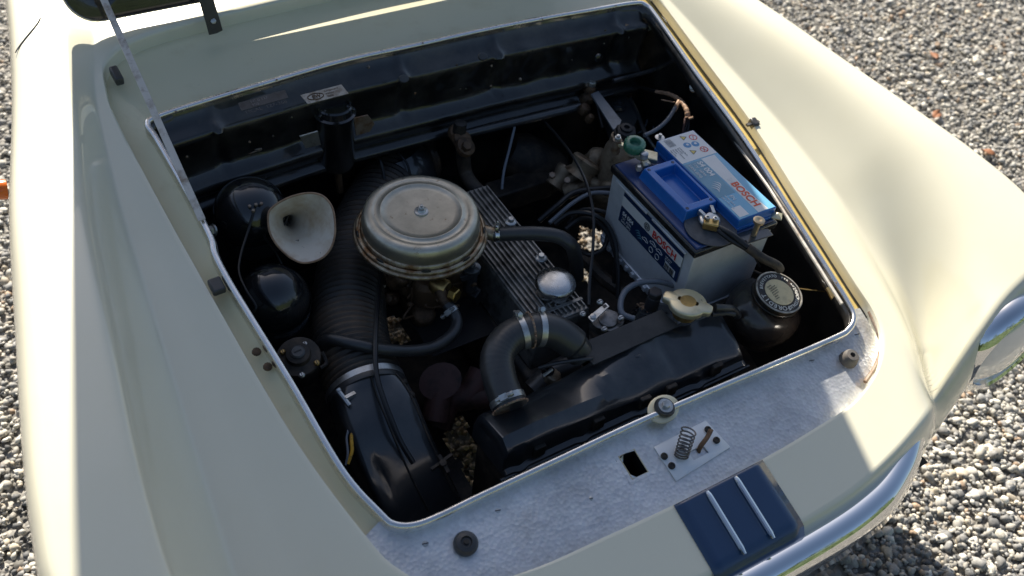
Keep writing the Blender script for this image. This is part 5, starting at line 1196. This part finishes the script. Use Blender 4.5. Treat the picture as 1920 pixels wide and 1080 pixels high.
# ================================================================== ROD, WIRES, CABLES
rod = thing('stay_rod', 'long thin steel rod bolted along the right inside edge of the bay', 'rod', at(1303, 165, .70))
a_, m1, b_ = at(1312, 172, .72), at(1440, 350, .695), at(1578, 570, .660)
q = MB(); q.tube([a_, m1, b_], .0034, 8); part('rod', q, MATS['stay_steel'], rod)
q = MB(); c = at(1303, 164, .72); q.lathe([(.010, 0), (.0105, .004), (.008, .006)], c, (-.8, -.2, .4), 20); q.hexa(c+Vector((-.005, -.001, .003)), (-.8, -.2, .4), .006, .009); part('bolt', q, steel, rod)
q = MB(); q.prism([at(*p, .655) for p in ((1549, 540), (1557, 536), (1566, 552), (1560, 560))], (0, 0, -.004)); part('tag', q, brass, rod)
def wire(name, label, pts, r, m, cat='wire', n=8):
    P = crv([at(*p) for p in pts], n); q = MB(); q.tube(P, r, 8); return single(name, q, m, label, cat)
wire('choke_cable', 'thin black cable arching from the bulkhead down past the ribbed cover to the screwed control', [(1018, 225, .62), (1045, 255, .66), (1075, 295, .69), (1100, 345, .70), (1112, 400, .69), (1112, 460, .67), (1106, 520, .65), (1104, 572, .635)], .0027, wire_black, 'cable')
wire('throttle_cable', 'thin dark cable hanging from the cross shaft behind the ribbed cover', [(965, 238, .63), (955, 280, .60), (945, 320, .58), (941, 355, .56)], .0028, wire_grey, 'cable')
wire('control_cable', 'flat black cable running down over the wide ribbed duct to the black sheet metal duct', [(716, 510, .60), (708, 570, .615), (704, 640, .618), (706, 700, .610), (718, 745, .60), (735, 790, .585), (752, 830, .565), (775, 868, .54)], .0042, wire_black, 'cable')
wire('horn_wire', 'thin brown-black wire looping from the upper horn to the lower horn', [(478, 390, .70), (466, 430, .68), (452, 475, .67), (448, 510, .665), (462, 545, .66), (480, 575, .65), (470, 588, .64)], .0022, wire_black)
wire('horn_wire', 'short thin wire hanging from the upper horn behind its silver mouth', [(494, 385, .69), (495, 420, .67), (497, 445, .65), (515, 470, .63), (535, 510, .60)], .0020, wire_black)
wire('yellow_wire', 'yellow striped wire hanging in the gap left of the black sheet metal duct', [(664, 797, .56), (659, 820, .555), (660, 845, .55), (652, 870, .54)], .0028, yellow_w)
wire('grey_wire', 'grey wire beside the yellow one left of the black sheet metal duct', [(656, 798, .56), (650, 820, .555), (652, 850, .55), (648, 872, .54)], .0018, wire_grey)
lm = thing('wiring_loom', 'frayed tan taped wiring loom behind the battery with a grey branch', 'wiring', at(1275, 190, .68))
q = MB(); q.tube(crv([at(*p) for p in ((1180, 160, .62), (1205, 165, .64), (1230, 172, .66))], 5), .004, 8); part('black_lead', q, wire_black, lm)
q = MB(); P = crv([at(*p) for p in ((1230, 172, .66), (1256, 177, .68), (1275, 188, .69), (1287, 205, .69), (1290, 222, .68))], 8); q.tube(P, [.0038+.0022*i/len(P)+.0006*math.sin(i*2.1) for i in range(len(P))], 10); part('tan_tape', q, tape, lm)
q = MB(); q.tube(crv([at(*p) for p in ((1275, 188, .69), (1268, 200, .685), (1264, 208, .68))], 4), .005, 8); part('branch_tape', q, tape, lm)
q = MB(); q.tube(crv([at(*p) for p in ((1266, 202, .685), (1252, 224, .68), (1232, 242, .68), (1208, 254, .68))], 6), .0042, 10); part('grey_branch', q, wire_grey, lm)
for k, pts in enumerate((((1289, 220, .68), (1287, 236, .67), (1282, 250, .66)), ((1292, 221, .68), (1291, 238, .67), (1288, 250, .66)), ((1285, 221, .68), (1282, 238, .67), (1280, 250, .66)))):
    q = MB(); q.tube(crv([at(*p) for p in pts], 5), .0022, 8); part('lead', q, (wire_black, wire_black, exhaust)[k], lm)
q = MB(); q.tube([at(1240, 187, .68), at(1265, 192, .685)], .0014, 6); q.tube([at(1292, 222, .685), at(1300, 220, .69)], .003, 6); part('frayed_end', q, tape, lm)
for k, (pts, r2, m2) in enumerate((
    ([(1010, 415, .58), (1045, 385, .60), (1080, 360, .60), (1150, 352, .60)], .0055, wire_black), ([(1030, 418, .58), (1075, 380, .60), (1110, 362, .60), (1150, 362, .60)], .004, wire_grey),
    ([(1040, 420, .60), (1070, 400, .62), (1110, 402, .63), (1140, 425, .61), (1155, 470, .58), (1152, 530, .53)], .0050, wire_black), ([(1060, 430, .60), (1090, 410, .61), (1122, 418, .61), (1145, 450, .59), (1158, 500, .56), (1158, 560, .52)], .0042, wire_black),
    ([(1066, 420, .57), (1088, 395, .6), (1125, 395, .61), (1155, 412, .59), (1168, 450, .57), (1165, 510, .52)], .0042, wire_black), ([(1140, 440, .58), (1132, 465, .57), (1108, 478, .56), (1086, 468, .55)], .0045, wire_black),
    ([(1130, 240, .60), (1120, 190, .62), (1150, 175, .63)], .003, wire_black), ([(1210, 190, .56), (1215, 215, .55), (1208, 240, .55), (1196, 250, .55)], .002, wire_grey), ([(1220, 195, .56), (1226, 220, .55), (1224, 250, .55)], .002, wire_grey),
    ([(1182, 185, .60), (1198, 220, .60), (1212, 255, .60), (1230, 280, .58)], .0048, tank_black), ([(640, 300, .56), (630, 250, .60), (700, 290, .58), (735, 330, .56)], .0028, wire_black), ([(700, 283, .60), (712, 300, .60), (720, 330, .58), (722, 365, .56)], .003, wire_black),
    ([(745, 285, .60), (762, 305, .59), (770, 330, .57)], .0025, wire_black), ([(1085, 475, .52), (1110, 500, .52), (1135, 525, .52), (1170, 550, .52)], .013, grime), ([(1395, 500, .60), (1440, 520, .58)], .003, wire_black),
    ([(1010, 690, .61), (1040, 682, .62), (1075, 676, .63), (1112, 672, .642)], .0032, rubber), ([(1490, 540, .62), (1530, 545, .62), (1560, 548, .60)], .0012, brass))):
    P = crv([at(*p) for p in pts], 8); q = MB(); q.tube(P, r2, 8)
    labs = ['thick black lead running from the ribbed cover towards the battery', 'grey-green lead beside the thick black one left of the battery', 'outermost black wire loop left of the battery label', 'middle black wire loop left of the battery label', 'black wire loop nearest the battery side', 'short black wire crossing the pale gravel gap left of the battery',
            'black wire bent behind the grey lever', 'thin grey wire curl behind the hex plug', 'thin grey wire hanging behind the green knob', 'straight black tube rising behind the green knob', 'black wire under the ringed pot', 'black wire draped over the rear end of the ribbed duct', 'short black wire over the dark blower',
            'thick grimy black hose low between the ribbed cover and the battery', 'thin black wire at the front right of the battery', 'black hose end under the flat black strip of the radiator', 'fine brass wire right of the lettered cap']
    single('wire' if r2 < .012 else 'lower_hose', q, m2, labs[k], 'wire' if r2 < .012 else 'hose')
# sender with plug in front of the hose
sn_ = thing('temperature_sender', 'pale hex sender with black plug between hose and radiator tank', 'sender', at(1030, 705, .58))
q = MB(); q.hexa(at(1033, 712, .575), (.2, -.2, 1), .014, .016); part('hex_body', q, cast, sn_, bevel=.001)
q = MB(); q.lathe([(.010, 0), (.011, .004), (.008, .012), (0, .013)], at(1028, 698, .59), (-.2, .2, 1), 14); part('plug', q, enamel_gloss, sn_)
q = MB(); q.tube([at(1018, 705, .60), at(1035, 692, .605)], .003, 6); part('clip', q, steel, sn_)
# radiator lower hose pipe masses in the dark
q = MB(); q.tube(crv([at(*p) for p in ((1000, 735, .50), (1040, 700, .52), (1090, 680, .54))], 6), .022, 16)
single('lower_hose', q, rubber, 'dark rubber hose low between the curved hose and the radiator', 'hose')
for o in bpy.data.objects:
    k = o.name.split('.')[0]
    if o.parent is None and 'category' in o and 'group' not in o:
        if k == 'horn': o['group'] = 'black domed horns at the left of the bay'
        elif k == 'wire': o['group'] = 'black and grey wires in the engine bay'
        elif k == 'horn_wire': o['group'] = 'thin wires of the horns'
        elif k == 'lower_hose': o['group'] = 'dark hoses low in the bay'
